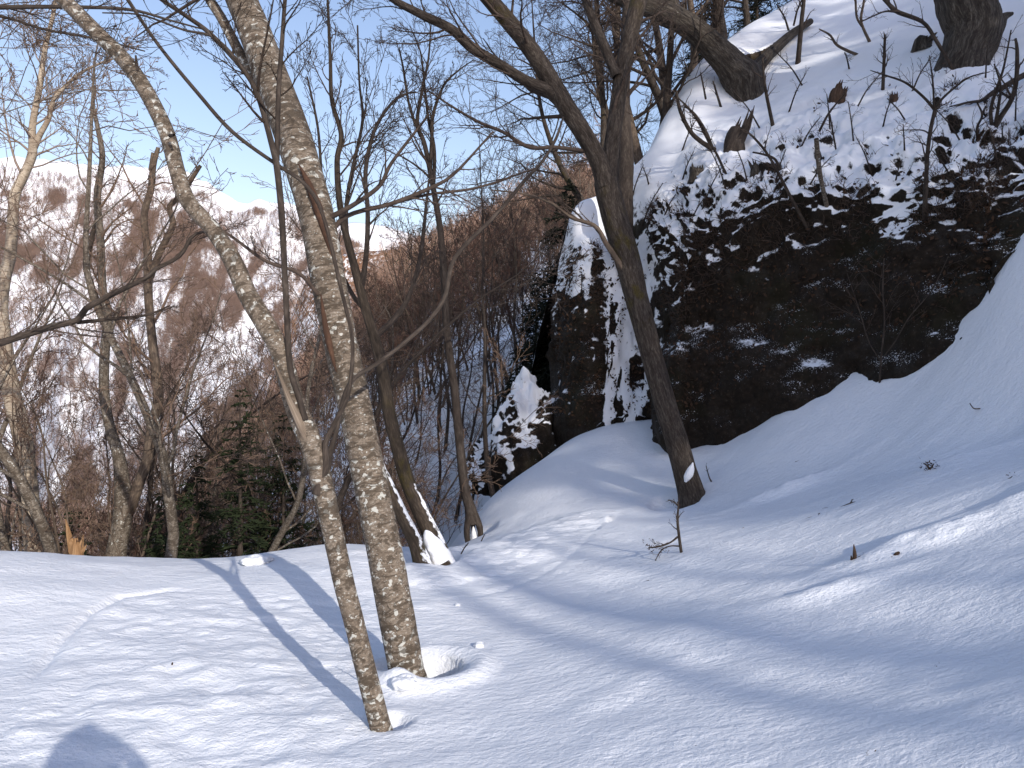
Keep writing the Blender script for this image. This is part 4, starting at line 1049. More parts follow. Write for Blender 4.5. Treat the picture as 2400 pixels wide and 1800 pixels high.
z = float(land(np.array([x]), np.array([y]))[0]); zt = CZ + (900 - 418) / F * y
spruce.location = (x, y, zt - 7.2); spruce.scale = (1.03,) * 3
tag(spruce, 'black drooping spruce against the brown ridge beside the snowy spur', 'spruce')
s2 = copy_tree(spruce, W(1255, 1000, 17.6), 1.3, .62)
s2.location[2] = CZ + (900 - 640) / F * 17.6 - 4.4
tag(s2, 'lower dark spruce below the drooping one, before the crag', 'spruce')
for px, py, y, s, lb in ((1655, 60, 23, .75, 'dark spruce half seen through twigs left of the bowed tree'), (1775, -20, 24, .8, 'dark spruce above the snow covered log on the spur'), (1860, -60, 23.5, .7, 'dark spruce at the top edge right of the bowed tree')):
    p = W(px, py, y); q = copy_tree(spruce, (p[0], p[1], p[2] - 3.2), rng.uniform(0, 6), s); tag(q, lb, 'spruce')

# ---------------------------------------------------------------- woods too far to count: points dressed with small trees
def wood(name, pts, proto, s0, s1, seed):
    me = bpy.data.meshes.new(name); pts = np.asarray(pts, np.float32)
    me.vertices.add(len(pts)); me.vertices.foreach_set('co', pts.ravel()); me.update()
    o = bpy.data.objects.new(name, me); C.objects.link(o); o['kind'] = 'stuff'
    ng = bpy.data.node_groups.new(name, 'GeometryNodeTree')
    ng.interface.new_socket('Geometry', in_out='INPUT', socket_type='NodeSocketGeometry')
    ng.interface.new_socket('Geometry', in_out='OUTPUT', socket_type='NodeSocketGeometry')
    gi = ng.nodes.new('NodeGroupInput'); go = ng.nodes.new('NodeGroupOutput')
    ip = ng.nodes.new('GeometryNodeInstanceOnPoints'); oi = ng.nodes.new('GeometryNodeObjectInfo')
    oi.inputs['Object'].default_value = proto
    rv = ng.nodes.new('FunctionNodeRandomValue'); rv.data_type = 'FLOAT_VECTOR'; rv.inputs['Seed'].default_value = seed
    rv.inputs[0].default_value = (-.06, -.06, 0); rv.inputs[1].default_value = (.06, .06, 6.28)
    rs = ng.nodes.new('FunctionNodeRandomValue'); rs.inputs['Seed'].default_value = seed + 1
    rs.inputs[2].default_value = s0; rs.inputs[3].default_value = s1
    L = ng.links.new
    L(gi.outputs[0], ip.inputs['Points']); L(oi.outputs['Geometry'], ip.inputs['Instance'])
    L(rv.outputs[0], ip.inputs['Rotation']); L(rs.outputs[1], ip.inputs['Scale']); L(ip.outputs[0], go.inputs[0])
    md = o.modifiers.new('trees', 'NODES'); md.node_group = ng
    return o
def small_tree(name, rng, h, r, lv, mat_t, mat_c, loc, label, stems=1, sides=4):
    """one mesh, two materials: a lone tree of the far wood"""
    mb = MB(); n = 8
    P = np.array([[rng.normal() * .12 * i / n, rng.normal() * .12 * i / n, -.6 + (h + .6) * i / (n - 1)] for i in range(n)]); R = r * (1 - .9 * np.linspace(0, 1, n))
    mb.tubes(P, R, sides); k0 = sum(len(q) for q in mb.Q)
    cur = (P[None], R[None])
    for kw in lv: cur = grow(cur[0], cur[1], rng, **kw); mb.tubes(cur[0], cur[1], 3)
    o = mb.build(name, mat_t); me = o.data; me.materials.append(mat_c)
    mi = np.ones(len(me.polygons), np.int32); mi[:k0] = 0; me.polygons.foreach_set('material_index', mi)
    o.location = [float(v) for v in loc]
    return tag(o, label, 'tree')
rng = np.random.default_rng(31)
p = W(1090, 700, 80); zz = float(hill_z(np.array([p[0]]), np.array([80.0]))[0])
fw = [small_tree('bare_tree', rng, 8, .09, [dict(k=16, ang=.7, lenf=.38, n=4, wob=.15, up=.08, rf=.5, rmin=.016, t0=.25), dict(k=6, ang=.6, lenf=.5, n=3, wob=.2, rmin=.014), dict(k=3, ang=.6, lenf=.55, n=3, wob=.2, rmin=.012)], M_WOODT, M_WOODC, (p[0], 80, zz), 'lone brown tree in the far wood seen through the twigs beyond the dip'),
      small_tree('bare_tree', rng, 9, .10, [dict(k=14, ang=.6, lenf=.34, n=4, wob=.15, up=.1, rf=.5, rmin=.016, t0=.3), dict(k=6, ang=.6, lenf=.5, n=3, wob=.2, rmin=.014), dict(k=3, ang=.6, lenf=.55, n=3, wob=.2, rmin=.012)], M_WOODT, M_WOODC, (p[0] - 5, 86, float(hill_z(np.array([p[0] - 5]), np.array([86.0]))[0])), 'lone pale stemmed tree in the far wood below the brown ridge'),
      small_tree('larch_tree', rng, 12, .14, [dict(k=26, ang=1.2, lenf=.22, n=4, wob=.1, up=.03, rf=.5, rmin=.03, t0=.15), dict(k=6, ang=.7, lenf=.5, n=3, wob=.2, rmin=.03)], M_WOODT, M_WOODL, (LS[0][100, 120], LS[1][100, 120], LS[2][100, 120]), 'orange brown larch standing on the far shoulder'),
      small_tree('bare_tree', rng, 10, .16, [dict(k=12, ang=.8, lenf=.45, n=3, wob=.15, up=.06, rf=.6, rmin=.05, t0=.2), dict(k=6, ang=.7, lenf=.55, n=3, wob=.2, rmin=.05)], M_WOODG, M_WOODG, (MT[0][120, 200], MT[1][120, 200], MT[2][120, 200]), 'grey brown tree on the flank of the long mountain')]
fc = conifer(rng, 10, .14, M_NEEDLE, 1.9, .8, .08, -.05, k2=6, name='fir_tree', rmin=.10)
fc.location = (float(p[0] + 14), 120.0, float(hill_z(np.array([p[0] + 14]), np.array([120.0]))[0])); tag(fc, 'lone dark fir high on the brown ridge', 'fir')
def sample_sheet(X, Y, Z, prob, n, px0=-200, px1=1500):
    px = X / Y * F + 1200
    da = np.gradient(X, axis=1) * np.gradient(Y, axis=0)
    pr = (np.abs(da) * prob * ((px > px0) & (px < px1))).ravel(); pr /= pr.sum()
    i = rng.choice(pr.size, n, p=pr)
    nc = X.shape[1]; r, c = i // nc, i % nc
    r = np.clip(r, 0, X.shape[0] - 2); c = np.clip(c, 0, nc - 2); a = rng.uniform(size=n); b = rng.uniform(size=n)
    out = []
    for G in (X, Y, Z):
        out.append(G[r, c] * (1 - a) * (1 - b) + G[r, c + 1] * (1 - a) * b + G[r + 1, c] * a * (1 - b) + G[r + 1, c + 1] * a * b)
    return np.stack(out, -1)
hp = 1.0 * sstep(46, 70, HY) * (HY < 268) * (.12 + sstep(.35, .7, .5 + .42 * noise2(HX, HY, 26, 20, 23, 3)))
q = sample_sheet(HX, HY, HZ, hp, 3000, -200, 1420)
wood('far_wood', q[:1500], fw[0], .7, 1.25, 1)
wood('far_wood', q[1500:], fw[1], .6, 1.15, 3)
fcw = [c_ for c_ in fc.children if c_.name.startswith('crown')][0]
hp2 = sstep(120, 200, HY) * (HY < 268) * sstep(.1, .5, noise2(HX, HY, 40, 25, 77, 3))
wood('far_firs', sample_sheet(HX, HY, HZ, hp2, 160, 900, 1420), fcw, .5, 1.0, 5)
q = sample_sheet(LS[0], LS[1], LS[2], (sstep(.45, .75, LS[3]) + .05) * (LS[4] > .05), 3000, 640, 1400)
wood('larch_wood', q, fw[2], .55, 1.1, 7)
q = sample_sheet(MT[0], MT[1], MT[2], (sstep(.36, .62, MT[3]) + .16) * (MT[4] < .96) * (MT[4] > .02), 70000, -150, 1250)
wood('mountain_wood', q, fw[3], .5, 1.2, 9)

# ---------------------------------------------------------------- the wood behind the photographer, up the slope towards the sun: it throws the stripes of shade
tallfir = [conifer(rng, 15, .24, M_NEEDLE, 2.6, .34, .30, -.08, k2=9, rmin=.035), conifer(rng, 12, .20, M_NEEDLE, 2.1, .30, .22, -.1, k2=9, rmin=.035)]
talltree = [bare_tree(rng, 15.0, .165, (M_GREY, M_TWIG), [dict(k=14, lenf=.4, n=8, wob=.15, up=.06, rf=.5, rmin=.012), dict(k=7, ang=.65, lenf=.5, n=6, wob=.2, rmin=.008), dict(k=5, ang=.65, lenf=.55, n=4, wob=.2, rmin=.006)], crook=.02, t0=.62)]
SH = np.array([SUN[0], SUN[1]]) / np.hypot(SUN[0], SUN[1]); SU = np.array([-SH[1], SH[0]])   # SU: across the sun
def sunspot(u, v): return u * SU[0] + v * SH[0], u * SU[1] + v * SH[1]
firs = []; bares = []
for u, v, s in SHADE_FIRS: x, y = sunspot(u, v); firs.append((x, y, float(land(np.array([x]), np.array([y]))[0]), s, rng.uniform(0, 6.28), 0, 0))
for u, v, s in SHADE_BARE: x, y = sunspot(u, v); bares.append((x, y, float(land(np.array([x]), np.array([y]))[0]), s, rng.uniform(0, 6.28), rng.normal() * .03, rng.normal() * .03))
stand(tallfir, firs, 'tall fir in the wood behind the photographer', 'fir', 'firs behind the photographer')
stand(talltree, bares, 'tall bare tree in the wood behind the photographer', 'tree', 'bare trees behind the photographer')

# ---------------------------------------------------------------- small growth on the slope and the snow
rng = np.random.default_rng(57)
def sapling(label, stems, tw=(6, 3), mat=None, name='sapling', cat='sapling', on='slope', group=None, dy=-.06, lmax=.5, rmin=.0025, t0=.3):
    """stems: pixel paths (px, py, w); the first point of the first one is the foot"""
    f = stems[0][0]
    p = slope_pt(f[0], f[1]) if on == 'slope' else hit(f[0], f[1])
    y = p[1]; t = thing(name, p, label, cat, group); par = []
    for i, s in enumerate(stems):
        P, R = pxpath(s, y + (.02 if on != 'slope' else -.02), y + dy * (8 if on == 'slope' else 1), 18)
        if i == 0: P, R = sink(P, R, .15, 1.0)
        mb = MB(); mb.tubes(P, R, 7); mb.build('stem', mat or M_DARKB, t, loc=p)
        par.append((P[2:], R[2:]) if i == 0 else (P, R))
    if tw:
        mb = MB()
        for b in sprout(par, rng, [dict(k=tw[0], ang=.75, lenf=.45, n=6, wob=.2, up=.03, rmin=rmin, lmax=lmax, t0=t0), dict(k=tw[1], ang=.7, lenf=.5, n=4, wob=.22, rmin=rmin * .8)]): mb.tubes(b[0], b[1], 3)
        mb.build('twigs', M_TWIG, t, loc=p, kind='stuff')
    return t
sapling('thin dead stick leaning on the snow below the bowed tree', [[(1811, 294, 9), (1793, 203, 7), (1787, 136, 4)]], (8, 3))
sapling('dark stem rising from the sunlit patch by the snow covered log', [[(1870, 147, 12), (1876, 80, 11), (1879, 45, 10), (1884, 0, 9), (1888, -60, 8)]], (4, 3))
sapling('upright dead fir top with a broom of fine twigs on the open snow', [[(2069, 210, 8), (2072, 140, 7), (2074, 81, 5)]], (14, 3), lmax=.35)
sapling('slender fork branched sapling in the middle of the snow slope', [[(2168, 490, 11), (2170, 440, 10), (2173, 371, 9), (2180, 310, 9), (2191, 258, 8)], [(2191, 258, 7), (2165, 228, 6), (2123, 194, 5), (2080, 178, 4), (2040, 165, 2)], [(2191, 258, 7), (2205, 235, 6), (2240, 203, 5), (2272, 181, 4), (2320, 168, 2)], [(2190, 258, 5), (2186, 190, 4), (2178, 130, 2)], [(2180, 315, 4), (2160, 305, 3), (2110, 305, 2)]], (6, 4))
sapling('straight snow capped dead stick above the middle of the rock face', [[(1935, 472, 10), (1926, 430, 10), (1920, 398, 11), (1913, 325, 11)]], None, M_GREY)
sapling('thin arching stem curving up from the rock edge', [[(1885, 522, 8), (1860, 475, 7), (1834, 425, 7), (1810, 380, 6), (1789, 348, 6), (1760, 316, 5), (1739, 303, 4)]], (7, 3))
sapling('clump of long curved stems sweeping left above the rock corner', [[(1671, 350, 12), (1640, 330, 11), (1617, 307, 10), (1598, 270, 9), (1590, 244, 8), (1585, 212, 5)], [(1671, 350, 8), (1655, 310, 7), (1630, 270, 6), (1602, 245, 4)], [(1668, 345, 8), (1640, 290, 7), (1615, 255, 5), (1590, 230, 3)]], (7, 3))
sapling('thin stem leaning left beside the uprooted stump', [[(1700, 405, 6), (1680, 362, 6), (1662, 330, 5), (1645, 292, 3)]], (8, 3))
sapling('crooked dark branch hanging down before the broad trunk foot', [[(2232, 160, 8), (2215, 130, 8), (2191, 90, 8), (2172, 60, 8), (2150, 45, 9), (2101, 27, 10), (2085, 12, 9), (2066, -10, 9)], [(2101, 27, 6), (2070, 28, 4), (2020, 50, 3)]], (6, 3))
sapling('bushy group of dark stems at the right end of the slope', [[(2327, 307, 14), (2345, 275, 12), (2370, 235, 11), (2382, 190, 10), (2384, 120, 8), (2380, 90, 5)], [(2327, 307, 9), (2322, 260, 8), (2335, 210, 7), (2352, 160, 5), (2370, 70, 3)], [(2320, 345, 8), (2295, 330, 7), (2290, 300, 6), (2302, 270, 5), (2290, 240, 3)], [(2330, 305, 8), (2340, 250, 7), (2345, 200, 5), (2330, 150, 3)], [(2374, 232, 8), (2360, 225, 6), (2342, 213, 4)]], (6, 4))
sapling('thick bough jutting in over the snow at the right', [[(2440, 165, 16), (2400, 176, 14), (2350, 205, 13), (2327, 217, 12), (2300, 236, 8), (2270, 240, 6), (2227, 250, 3)]], (6, 3), name='fallen_branch', cat='branch')
sapling('short dark shoots under the bowed trunk', [[(1689, 249, 6), (1680, 220, 5), (1671, 190, 3)], [(1654, 232, 5), (1648, 200, 4), (1642, 170, 3)]], (4, 2))
sapling('reddish forked twig near the top edge of the slope', [[(2037, 96, 7), (2022, 63, 6), (2018, 40, 6), (2025, 0, 5), (2024, -40, 4)], [(2020, 62, 5), (2008, 40, 5), (2005, 0, 5), (2000, -40, 4)]], (3, 2), M_BROWN)
sapling('low twig bent flat along the snow beside the sunlit patch', [[(2006, 127, 7), (1985, 118, 7), (1960, 104, 6), (1945, 82, 5), (1920, 68, 3)]], (4, 2), M_BROWN)
sapling('small bare shoot between the two brown stumps', [[(1960, 355, 4), (1952, 310, 4), (1945, 268, 3)], [(1920, 308, 6), (1945, 262, 5), (1985, 215, 2)]], (5, 3))
sapling('thin bush spreading its stems flat against the dark rock face', [[(2062, 892, 5), (2066, 830, 4.5), (2073, 757, 4), (2069, 680, 3.5), (2072, 605, 2)], [(2070, 838, 3.5), (2098, 800, 3), (2130, 745, 3), (2184, 680, 2.5), (2223, 600, 1.5)], [(2066, 850, 3), (2036, 800, 3), (2018, 740, 2.5), (1985, 640, 1.5)], [(2110, 786, 3), (2165, 735, 2), (2230, 680, 1.5)]], (8, 4), M_DARKB, name='rock_bush', cat='bush')
sapling('bare twiggy bush beside the log on the spur', [[(1848, 70, 5), (1838, 40, 4), (1820, 10, 3)], [(1860, 60, 5), (1870, 20, 4), (1885, -10, 3)]], (10, 5))
sapling('leaning twig springing from the lower snow of the slope', [[(1828, 395, 7), (1815, 372, 6), (1790, 362, 5), (1765, 357, 4)]], (3, 2), name='fallen_branch', cat='branch')
rnd = [(1945, 300), (2070, 295), (1480, 470), (1510, 515), (1600, 420), (1880, 340), (2000, 330), (2250, 330), (2120, 350), (1750, 420), (1560, 500), (2340, 400),
       (1650, 480), (1700, 440), (1820, 420), (1900, 430), (2040, 400), (2100, 420), (2220, 400), (2010, 250), (2120, 280), (1880, 200), (1990, 160), (2140, 210), (1780, 300), (1850, 260), (1620, 520), (1520, 430), (2350, 330), (2310, 180), (2380, 280), (1600, 350)]
for i, (px, py) in enumerate(rnd):
    L = rng.uniform(30, 95); a = rng.uniform(-1.0, .9)
    sapling('small bare shoot poking out of the snow slope', [[(px, py, 4), (px + L * .4 * math.sin(a), py - L * .5, 3), (px + L * math.sin(a), py - L, 2)]], (7, 4), group='small shoots on the snow slope', name='shoot', cat='shoot')

# ragged dry growth along the broken edge of the rock
sel = np.argwhere((RT > 1.75) & (RT < 3.1) & (rocky > .3))
sel = sel[rng.choice(len(sel), 1500)]
mb = MB()
b0 = SP[sel[:, 0], sel[:, 1]]
nn = Nn[sel[:, 0], sel[:, 1]]
for rep in range(3):
    d = nn * .7 + rng.normal(size=b0.shape) * .5 + np.array([0, 0, .25]); d /= np.linalg.norm(d, axis=1, keepdims=True)
    l = rng.uniform(.05, .26, len(b0)); pts = [b0 - d * .02]
    for s in range(3):
        pts.append(pts[-1] + d * (l / 3)[:, None]); d = d + rng.normal(size=d.shape) * .3 + np.array([0, 0, -.12]); d /= np.linalg.norm(d, axis=1, keepdims=True)
    Pq = np.stack(pts, 1); mb.tubes(Pq, np.array([.005, .004, .003, .002])[None] * np.ones((len(b0), 1)), 3)
mb.build('dry_undergrowth', M_TWIG, kind='stuff')
# dead leaves and hanging tufts: small blades
mb = MB()
sel = np.argwhere((RT > 1.2) & (RT < 3.2) & (rocky > .2)); sel = sel[rng.choice(len(sel), 5200)]
sel2 = np.argwhere((RT > 1.02) & (RT < 2.2) & (CU < 4.7) & (noise2(CU * 3, RT * 3, .5, .7, 91, 3) > .02)); sel = np.concatenate([sel, sel2[rng.choice(len(sel2), 1500)]])
b0 = SP[sel[:, 0], sel[:, 1]]; nn = Nn[sel[:, 0], sel[:, 1]]
b0 = b0 + rng.normal(size=b0.shape) * .03 + nn * .02
a_ = rng.normal(size=b0.shape); a_ /= np.linalg.norm(a_, axis=1, keepdims=True); c_ = np.cross(a_, nn + rng.normal(size=nn.shape) * .4); c_ /= np.linalg.norm(c_, axis=1, keepdims=True) + 1e-6
s_ = rng.uniform(.012, .05, len(b0))[:, None]
V = np.stack([b0 - a_ * s_, b0 + c_ * s_ * .45 + nn * s_ * .3, b0 + a_ * s_, b0 - c_ * s_ * .45], 1)
mb.add(V.reshape(-1, 3), np.arange(len(V) * 4).reshape(-1, 4))
mb.build('dry_leaves', M_LITTER, kind='stuff', smooth=False)

def stump(name, label, cat, px, py, w, h, mat, on='slope', n=9, lean=(0, 0), group=None, spread=.5):
    p = slope_pt(px, py) if on == 'slope' else hit(px, py)
    k = p[1] / F; w = w * k; h = h * k
    t = thing(name, p, label, cat, group); mb = MB()
    q = resample(np.array([[0, 0, -.15], [0, 0, h * .2], [lean[0] * h * .5, 0, h * .5]]), 10)
    mb.tubes(q, w * np.array([.56, .56, .54, .5, .48, .46, .44, .42, .38, .05]), 18, bump=lumpy(.22, 9 / max(w, .05) * .2, 4, seed=int(px) % 50))
    mb.build('stub', mat, t)
    mb = MB()
    for i in range(n):
        a = i * 2.4; o_ = np.array([math.cos(a), math.sin(a), 0]) * w * .36 * rng.uniform(.4, 1)
        tip = o_ * (1 + spread * rng.uniform(0, 1)) + np.array([lean[0] * h, lean[1] * h, h * rng.uniform(.45, 1.0)])
        mb.tubes(np.stack([o_ + [0, 0, h * .1], (o_ + tip) * .5 + rng.normal(size=3) * w * .05, tip]), np.array([w * .16, w * .12, w * .015]), 5)
    mb.build('splinters', mat, t, smooth=False)
    return t
stump('tree_stump', 'reddish brown broken stump with jagged top on the snow slope', 'stump', 1965, 232, 40, 42, M_STUMP, lean=(.2, 0), spread=.15)
stump('tree_stump', 'small brown stub by the dead fir top', 'stump', 2096, 236, 22, 26, M_STUMP, n=5)
stump('tree_stump', 'large black uprooted stump under the bowed tree', 'stump', 1722, 352, 46, 105, M_DARKB, n=9, lean=(.25, -.1), spread=.5)
stump('tree_stump', 'dark rotten stub left of the rock edge', 'stump', 1632, 412, 36, 34, M_OLD, n=7)
stump('tree_stump', 'short dark stub with a side peg above the rock face', 'stump', 1772, 400, 22, 30, M_OLD, n=5, lean=(-.3, 0))
stump('tree_stump', 'dark snag of wood beside the broad trunk foot', 'stump', 2165, 108, 46, 20, M_OLD, n=9, lean=(.5, 0), spread=1.2)
# the pale splintered stub behind the crest
p = at_land(182, 8.9); p = (p[0], p[1], CZ + (900 - 1310) / F * 8.9)
t = thing('broken_stub', p, 'pale yellow splintered tree stub standing just behind the snow crest', 'stump')
k = 8.9 / F; mb = MB(); mb.tubes(resample(np.array([[0, 0, -.7], [-.01, 0, .1], [-.03, 0, .26]]), 12), np.array([.10, .10, .10, .10, .10, .098, .095, .09, .085, .075, .06, .02]), 20, bump=lumpy(.12, 14, 3))
mb.build('stub', M_WOOD, t); mb = MB()
for dx, h, r in ((-.12, .50, .05), (-.08, .34, .06), (.0, .27, .05), (.06, .30, .045), (.09, .18, .03), (-.03, .22, .06)):
    mb.tubes(np.array([[dx * .5, 0, .08], [dx * .85, -.01, h * .6], [dx * 1.25, 0, h]]), np.array([r, r * .7, .004]), 6)
mb.build('splinters', M_WOOD, t, smooth=False)

# on the near snow
def leaf_clump(t, P0, n, s, mat, loc, name='leaves'):
    mb = MB(); b0 = P0 + rng.normal(size=(n, 3)) * s
    a = rng.normal(size=b0.shape); a /= np.linalg.norm(a, axis=1, keepdims=True); c = np.cross(a, rng.normal(size=b0.shape)); c /= np.linalg.norm(c, axis=1, keepdims=True)
    l = s * rng.uniform(.35, .7, n)[:, None]
    V = np.stack([b0 - a * l, b0 + c * l * .35, b0 + a * l, b0 - c * l * .35], 1)
    mb.add(V.reshape(-1, 3), np.arange(n * 4).reshape(-1, 4)); mb.build(name, mat, t, loc=loc, smooth=False, kind='stuff')
def snow_twig(label, stems, tw, leaf=(), mat=None, name='sapling', cat='sapling', group=None):
    t = sapling(label, stems, tw, mat, name, cat, 'snow', group, 0.0, .12, .0016)
    f = hit(*stems[0][0][:2])
    for px, py, n, s in leaf: leaf_clump(t, W(px, py, f[1]), n, s, M_LITTER, f)
    return t
snow_twig('dead fir seedling with a drooping side twig of brown leaves', [[(1597, 1296, 7), (1592, 1260, 7), (1588, 1220, 6), (1590, 1185, 4), (1588, 1176, 3)], [(1589, 1258, 5), (1570, 1272, 4), (1545, 1281, 4), (1520, 1284, 3)], [(1592, 1280, 4), (1570, 1280, 3), (1550, 1290, 3), (1535, 1315, 2)], [(1590, 1186, 4), (1578, 1175, 3), (1566, 1172, 2)]], (9, 2),
          [(1528, 1281, 26, .028), (1545, 1284, 12, .02), (1561, 1290, 8, .018), (1576, 1174, 10, .02), (1592, 1183, 6, .015)])
snow_twig('small pointed stub with bark scraps alone on the snow', [[(2003, 1312, 10), (2003, 1295, 8), (2001, 1276, 2)], [(2009, 1314, 9), (2014, 1307, 7), (2022, 1304, 3)], [(1996, 1313, 6), (1995, 1303, 3)]], None, [(2008, 1308, 14, .022), (2020, 1297, 4, .012)], M_STUMP, 'wood_stub', 'stub')
snow_twig('small slanted wood chip right of the pointed stub', [[(2095, 1305, 9), (2102, 1298, 9), (2108, 1294, 5)], [(2080, 1309, 3), (2092, 1305, 2)]], None, [], M_STUMP, 'wood_chip', 'chip')
snow_twig('leafy tuft of a buried fir seedling in the shaded snow', [[(2178, 1102, 5), (2174, 1092, 4), (2165, 1086, 3)], [(2180, 1100, 4), (2188, 1088, 3)]], (5, 2), [(2172, 1093, 24, .03), (2186, 1090, 24, .03)], M_BROWN, 'seedling', 'seedling')
snow_twig('hooked grey twig lying on the high shaded snow bank', [[(2302, 957, 2.5), (2285, 958, 3), (2278, 953, 2.5), (2273, 945, 2)]], None, [], M_BROWN, 'fallen_twig', 'twig')
snow_twig('short dark twig on the bright snow above the pointed stub', [[(1975, 1188, 5), (1995, 1180, 5), (2010, 1176, 3)], [(1992, 1181, 3), (1998, 1170, 2)]], (3, 2), [(2002, 1180, 5, .014)], None, 'fallen_twig', 'twig')
snow_twig('fine branched twig lying flat below the short dark twig', [[(1885, 1218, 3), (1905, 1212, 3), (1940, 1212, 2)], [(1915, 1212, 2), (1920, 1203, 2)]], (4, 2), [], None, 'fallen_twig', 'twig')
snow_twig('slim shoot at the right of the forked tree foot', [[(1668, 1130, 4), (1662, 1118, 3), (1655, 1092, 2)]], (4, 2), [], None, 'shoot', 'shoot')
snow_twig('fine shoots under the stilt rooted slim tree', [[(1080, 1300, 3), (1088, 1285, 3), (1098, 1272, 2)], [(1128, 1268, 3), (1136, 1252, 2)]], (5, 2), [], None, 'shoot', 'shoot')
snow_twig('thin twig sprouting from the foot of the slender trunk', [[(852, 1604, 4), (842, 1580, 3), (826, 1548, 2)]], None, [], None, 'shoot', 'shoot')
snow_twig('tiny dark chip on the bright snow at left', [[(403, 1561, 4), (404, 1554, 4)]], None, [], M_STUMP, 'wood_chip', 'chip')
snow_twig('dark bud of a twig on the right edge of the bright snow', [[(2362, 1124, 5), (2370, 1120, 4)]], None, [(2368, 1121, 12, .02)], None, 'fallen_twig', 'twig')
snow_twig('dark crumb of bark in the lower right snow', [[(2183, 1566, 4), (2196, 1565, 4), (2208, 1568, 3)]], None, [(2195, 1565, 5, .01)], M_STUMP, 'bark_scrap', 'bark')
snow_twig('brown scrap of bark lowest on the snow', [[(2030, 1770, 5), (2038, 1768, 4)]], None, [(2034, 1768, 6, .008)], M_STUMP, 'bark_scrap', 'bark')
scr = [(1517, 1361), (1895, 1074), (1934, 1060), (1858, 1140), (2116, 1258), (2255, 1300), (1530, 1410), (1628, 1748), (1826, 1703), (1740, 1238), (1938, 1190), (1518, 1362)]
for px, py in scr[:-1]:
    snow_twig('speck of bark litter lying on the snow', [[(px - 3, py + 1, 3), (px + 4, py - 1, 2)]], None, [], M_STUMP, 'bark_scrap', 'bark', 'bark specks on the snow')

# lumps of snow
def snow_lump(label, px, py, w, h, on='snow', seed=1, dz=.3, name='snow_lump'):
    p = hit(px, py); k = p[1] / F
    n, m = 24, 40
    th = np.linspace(0, math.pi, n)[:, None]; ph = np.linspace(0, 2 * math.pi, m)[None]
    q = np.stack([np.sin(th) * np.cos(ph), np.sin(th) * np.sin(ph), np.cos(th) * np.ones_like(ph)], -1)
    r = 1 + .34 * fbm(q * 1.8 + seed, 3, seed) + .10 * fbm(q * 6 + seed, 3, seed + 2); V = q * r[..., None] * np.array([w * k * .5, w * k * .45, h * k * .5])
    V[..., 2] += h * k * dz
    o = mesh_from(name, V.reshape(-1, 3), [grid_faces(n, m)[:, ::-1]], M_SNOW, loc=[float(v) for v in p])
    return tag(o, label, 'snow lump')
snow_lump('small loose snow clod with a shadow right of the thick trunk', 1122, 1517, 24, 16)
snow_lump('chunk of snow leaning against the foot of the thick trunk', 948, 1612, 62, 34, seed=4)
snow_lump('bit of snow at the foot of the slender trunk', 890, 1702, 30, 20, seed=6)
snow_lump('tiny snow clod beyond the loose clod', 1072, 1420, 13, 8, seed=7)
snow_lump('rounded snow hump just past the crest before the dark firs', 600, 1322, 70, 26, seed=8)
# snow plastered up the foot of the mossy trunk and caught at the forked tree
def plaster(label, pts, y, seed):
    P, R = pxpath(pts, y, y + .02, 26); t = P[0].copy(); mb = MB()
    mb.tubes(P, R, 20, bump=lambda tcv: .38 * fbm(tcv * np.array([8, 8, 7]), 4, seed))
    o = mb.build('plastered_snow', M_SNOW, loc=t); o.location = [float(v) for v in t]
    return tag(o, label, 'snow')
plaster('white snow plastered along the foot of the mossy trunk', [(1036, 1318, 48), (1026, 1298, 46), (1014, 1275, 42), (1004, 1254, 26), (998, 1240, 6)], B8[1] - .035, 4)
plaster('small patch of snow caught on the foot of the forked tree', [(1606, 1130, 5), (1612, 1116, 17), (1620, 1098, 15), (1624, 1084, 3)], B3[1] - .125, 5)
plaster('snow caught between the stilt roots of the slim tree', [(1112, 1275, 18), (1111, 1258, 17), (1110, 1244, 11), (1109, 1232, 3)], B9[1] - .03, 6)
# snow covered log on the spur
p0 = slope_pt(1745, 190); P, R = pxpath([(1735, 138, 20), (1780, 128, 26), (1830, 98, 24), (1880, 70, 14)], p0[1] + .3, p0[1] + 1.5, 24)
mb = MB(); mb.tubes(P, R, 16, bump=lumpy(.12)); o = mb.build('fallen_log', M_MOSSY, loc=P[0]); o.location = [float(v) for v in P[0]]
tag(o, 'snow covered fallen log resting against the bowed tree', 'log')

# ---------------------------------------------------------------- the photographer, known from the shadow on the snow
def skin_body(name, joints, edges, mat, parent, sub=2):
    me = bpy.data.meshes.new(name); me.from_pydata([j[0] for j in joints], edges, []); me.update()
    o = bpy.data.objects.new(name, me); C.objects.link(o); o.parent = parent
    me.materials.append(mat)
    sk = o.modifiers.new('skin', 'SKIN'); sk.use_smooth_shade = True
    for v, j in zip(me.skin_vertices[0].data, joints): v.radius = (j[1], j[1] * (j[2] if len(j) > 2 else 1)); v.use_root = False
    me.skin_vertices[0].data[0].use_root = True
    ss = o.modifiers.new('smooth', 'SUBSURF'); ss.levels = sub; ss.render_levels = sub
    return o
per = thing('person', (.12, -.32, float(land(np.array([.12]), np.array([-.32]))[0])), 'person in a hooded jacket raising a camera, whose shadow falls on the snow', 'person')
g0_ = per.location[2]
M_JACKET = mat_flat('jacket_cloth', (.03, .05, .10), (.05, .07, .14), 30, useattr=False)
hz = CZ - g0_ + .12
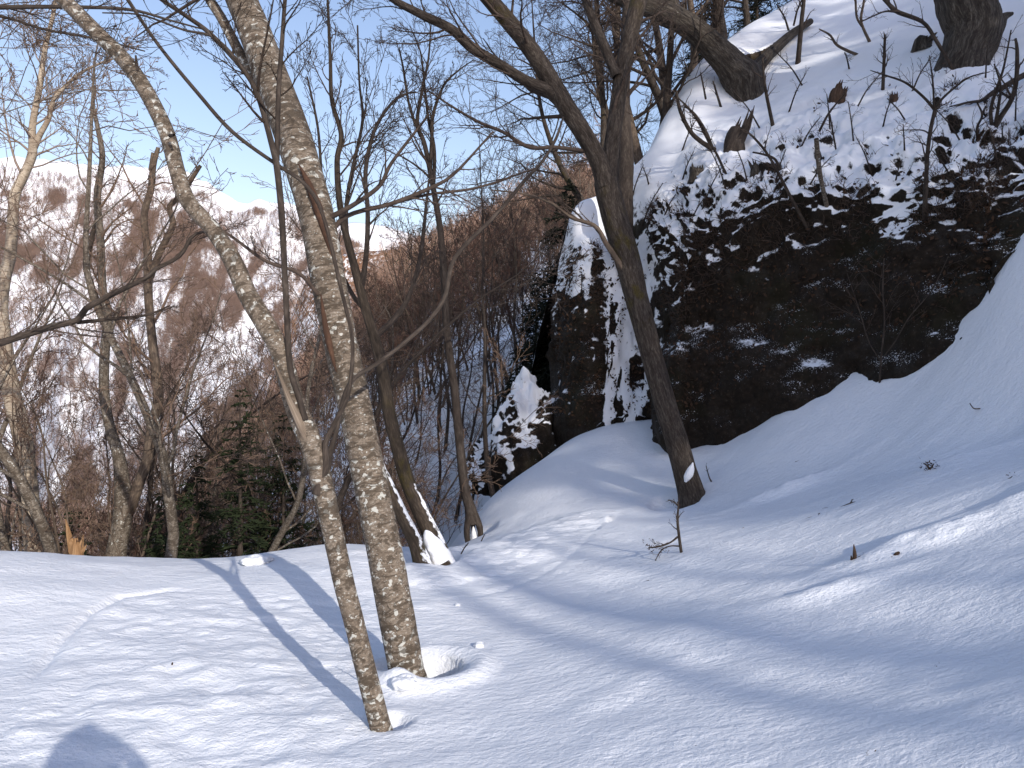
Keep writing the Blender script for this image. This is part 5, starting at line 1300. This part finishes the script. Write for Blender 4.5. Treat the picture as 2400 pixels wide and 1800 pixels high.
J = [((0, 0, hz - .72), .17, .8), ((0, 0, hz - .48), .17, .8), ((0, 0, hz - .27), .19, .7), ((0, .0, hz - .14), .075),
     ((0, .02, hz - .02), .115, 1.1), ((0, .02, hz + .07), .10, 1.1),
     ((-.20, 0, hz - .24), .075), ((-.33, .10, hz - .40), .06), ((-.16, .27, hz - .18), .045), ((-.13, .31, hz - .13), .04),
     ((.20, 0, hz - .24), .075), ((.26, .10, hz - .55), .055), ((.05, .27, hz - .20), .04), ((-.06, .31, hz - .12), .04),
     ((-.10, 0, hz - .82), .12), ((-.12, .03, .45), .085), ((-.13, 0, .03), .06), ((-.13, .12, -.02), .05),
     ((.10, 0, hz - .82), .12), ((.12, .03, .45), .085), ((.13, 0, .03), .06), ((.13, .12, -.02), .05)]
Ee = [(0, 1), (1, 2), (2, 3), (3, 4), (4, 5), (2, 6), (6, 7), (7, 8), (8, 9), (2, 10), (10, 11), (11, 12), (12, 13), (0, 14), (14, 15), (15, 16), (16, 17), (0, 18), (18, 19), (19, 20), (20, 21)]
for s_, w_ in ((-1, 9), (1, 13)):
    b0 = np.array(J[w_][0])
    for q_ in range(5):
        i0 = len(J); d_ = np.array([-s_ * .055, .02 - .012 * q_, .03 - .018 * q_])
        J += [(tuple(b0 + d_ * .6), .011), (tuple(b0 + d_ * 1.2 + [0, -.015, 0]), .010)]; Ee += [(w_, i0), (i0, i0 + 1)]
skin_body('body', J, Ee, M_JACKET, per)
mb = MB(); hd = []
for k_ in range(9):
    a = k_ / 8; hd.append((0, -.03 - .05 * math.sin(a * 3.1), -.14 + .30 * a))
mb.tubes(np.array(hd) + [0, 0, hz], np.array([.125, .137, .142, .146, .146, .138, .118, .08, .01]), 18)
mb.build('hood', M_JACKET, per)
mb = MB(); mb.tubes(np.array([[0, -.22, hz - .78], [0, -.25, hz - .72], [0, -.26, hz - .45], [0, -.24, hz - .2], [0, -.21, hz - .14]]), np.array([.08, .17, .19, .17, .06]), 16)
mb.build('rucksack', M_DARKB, per)
mb = MB(); cz_ = hz - .12
bx = np.array([[x, y, z] for x in (-.185, -.055) for y in (.225, .27) for z in (-.045, .04)]) + [0, 0, cz_]
mb.add(bx, [[0, 1, 3, 2], [4, 6, 7, 5], [0, 4, 5, 1], [2, 3, 7, 6], [0, 2, 6, 4], [1, 5, 7, 3]])
o = mb.build('camera', M_DARKB, smooth=False); o.location = per.location
tag(o, 'small black camera held up by the person casting the shadow', 'camera')
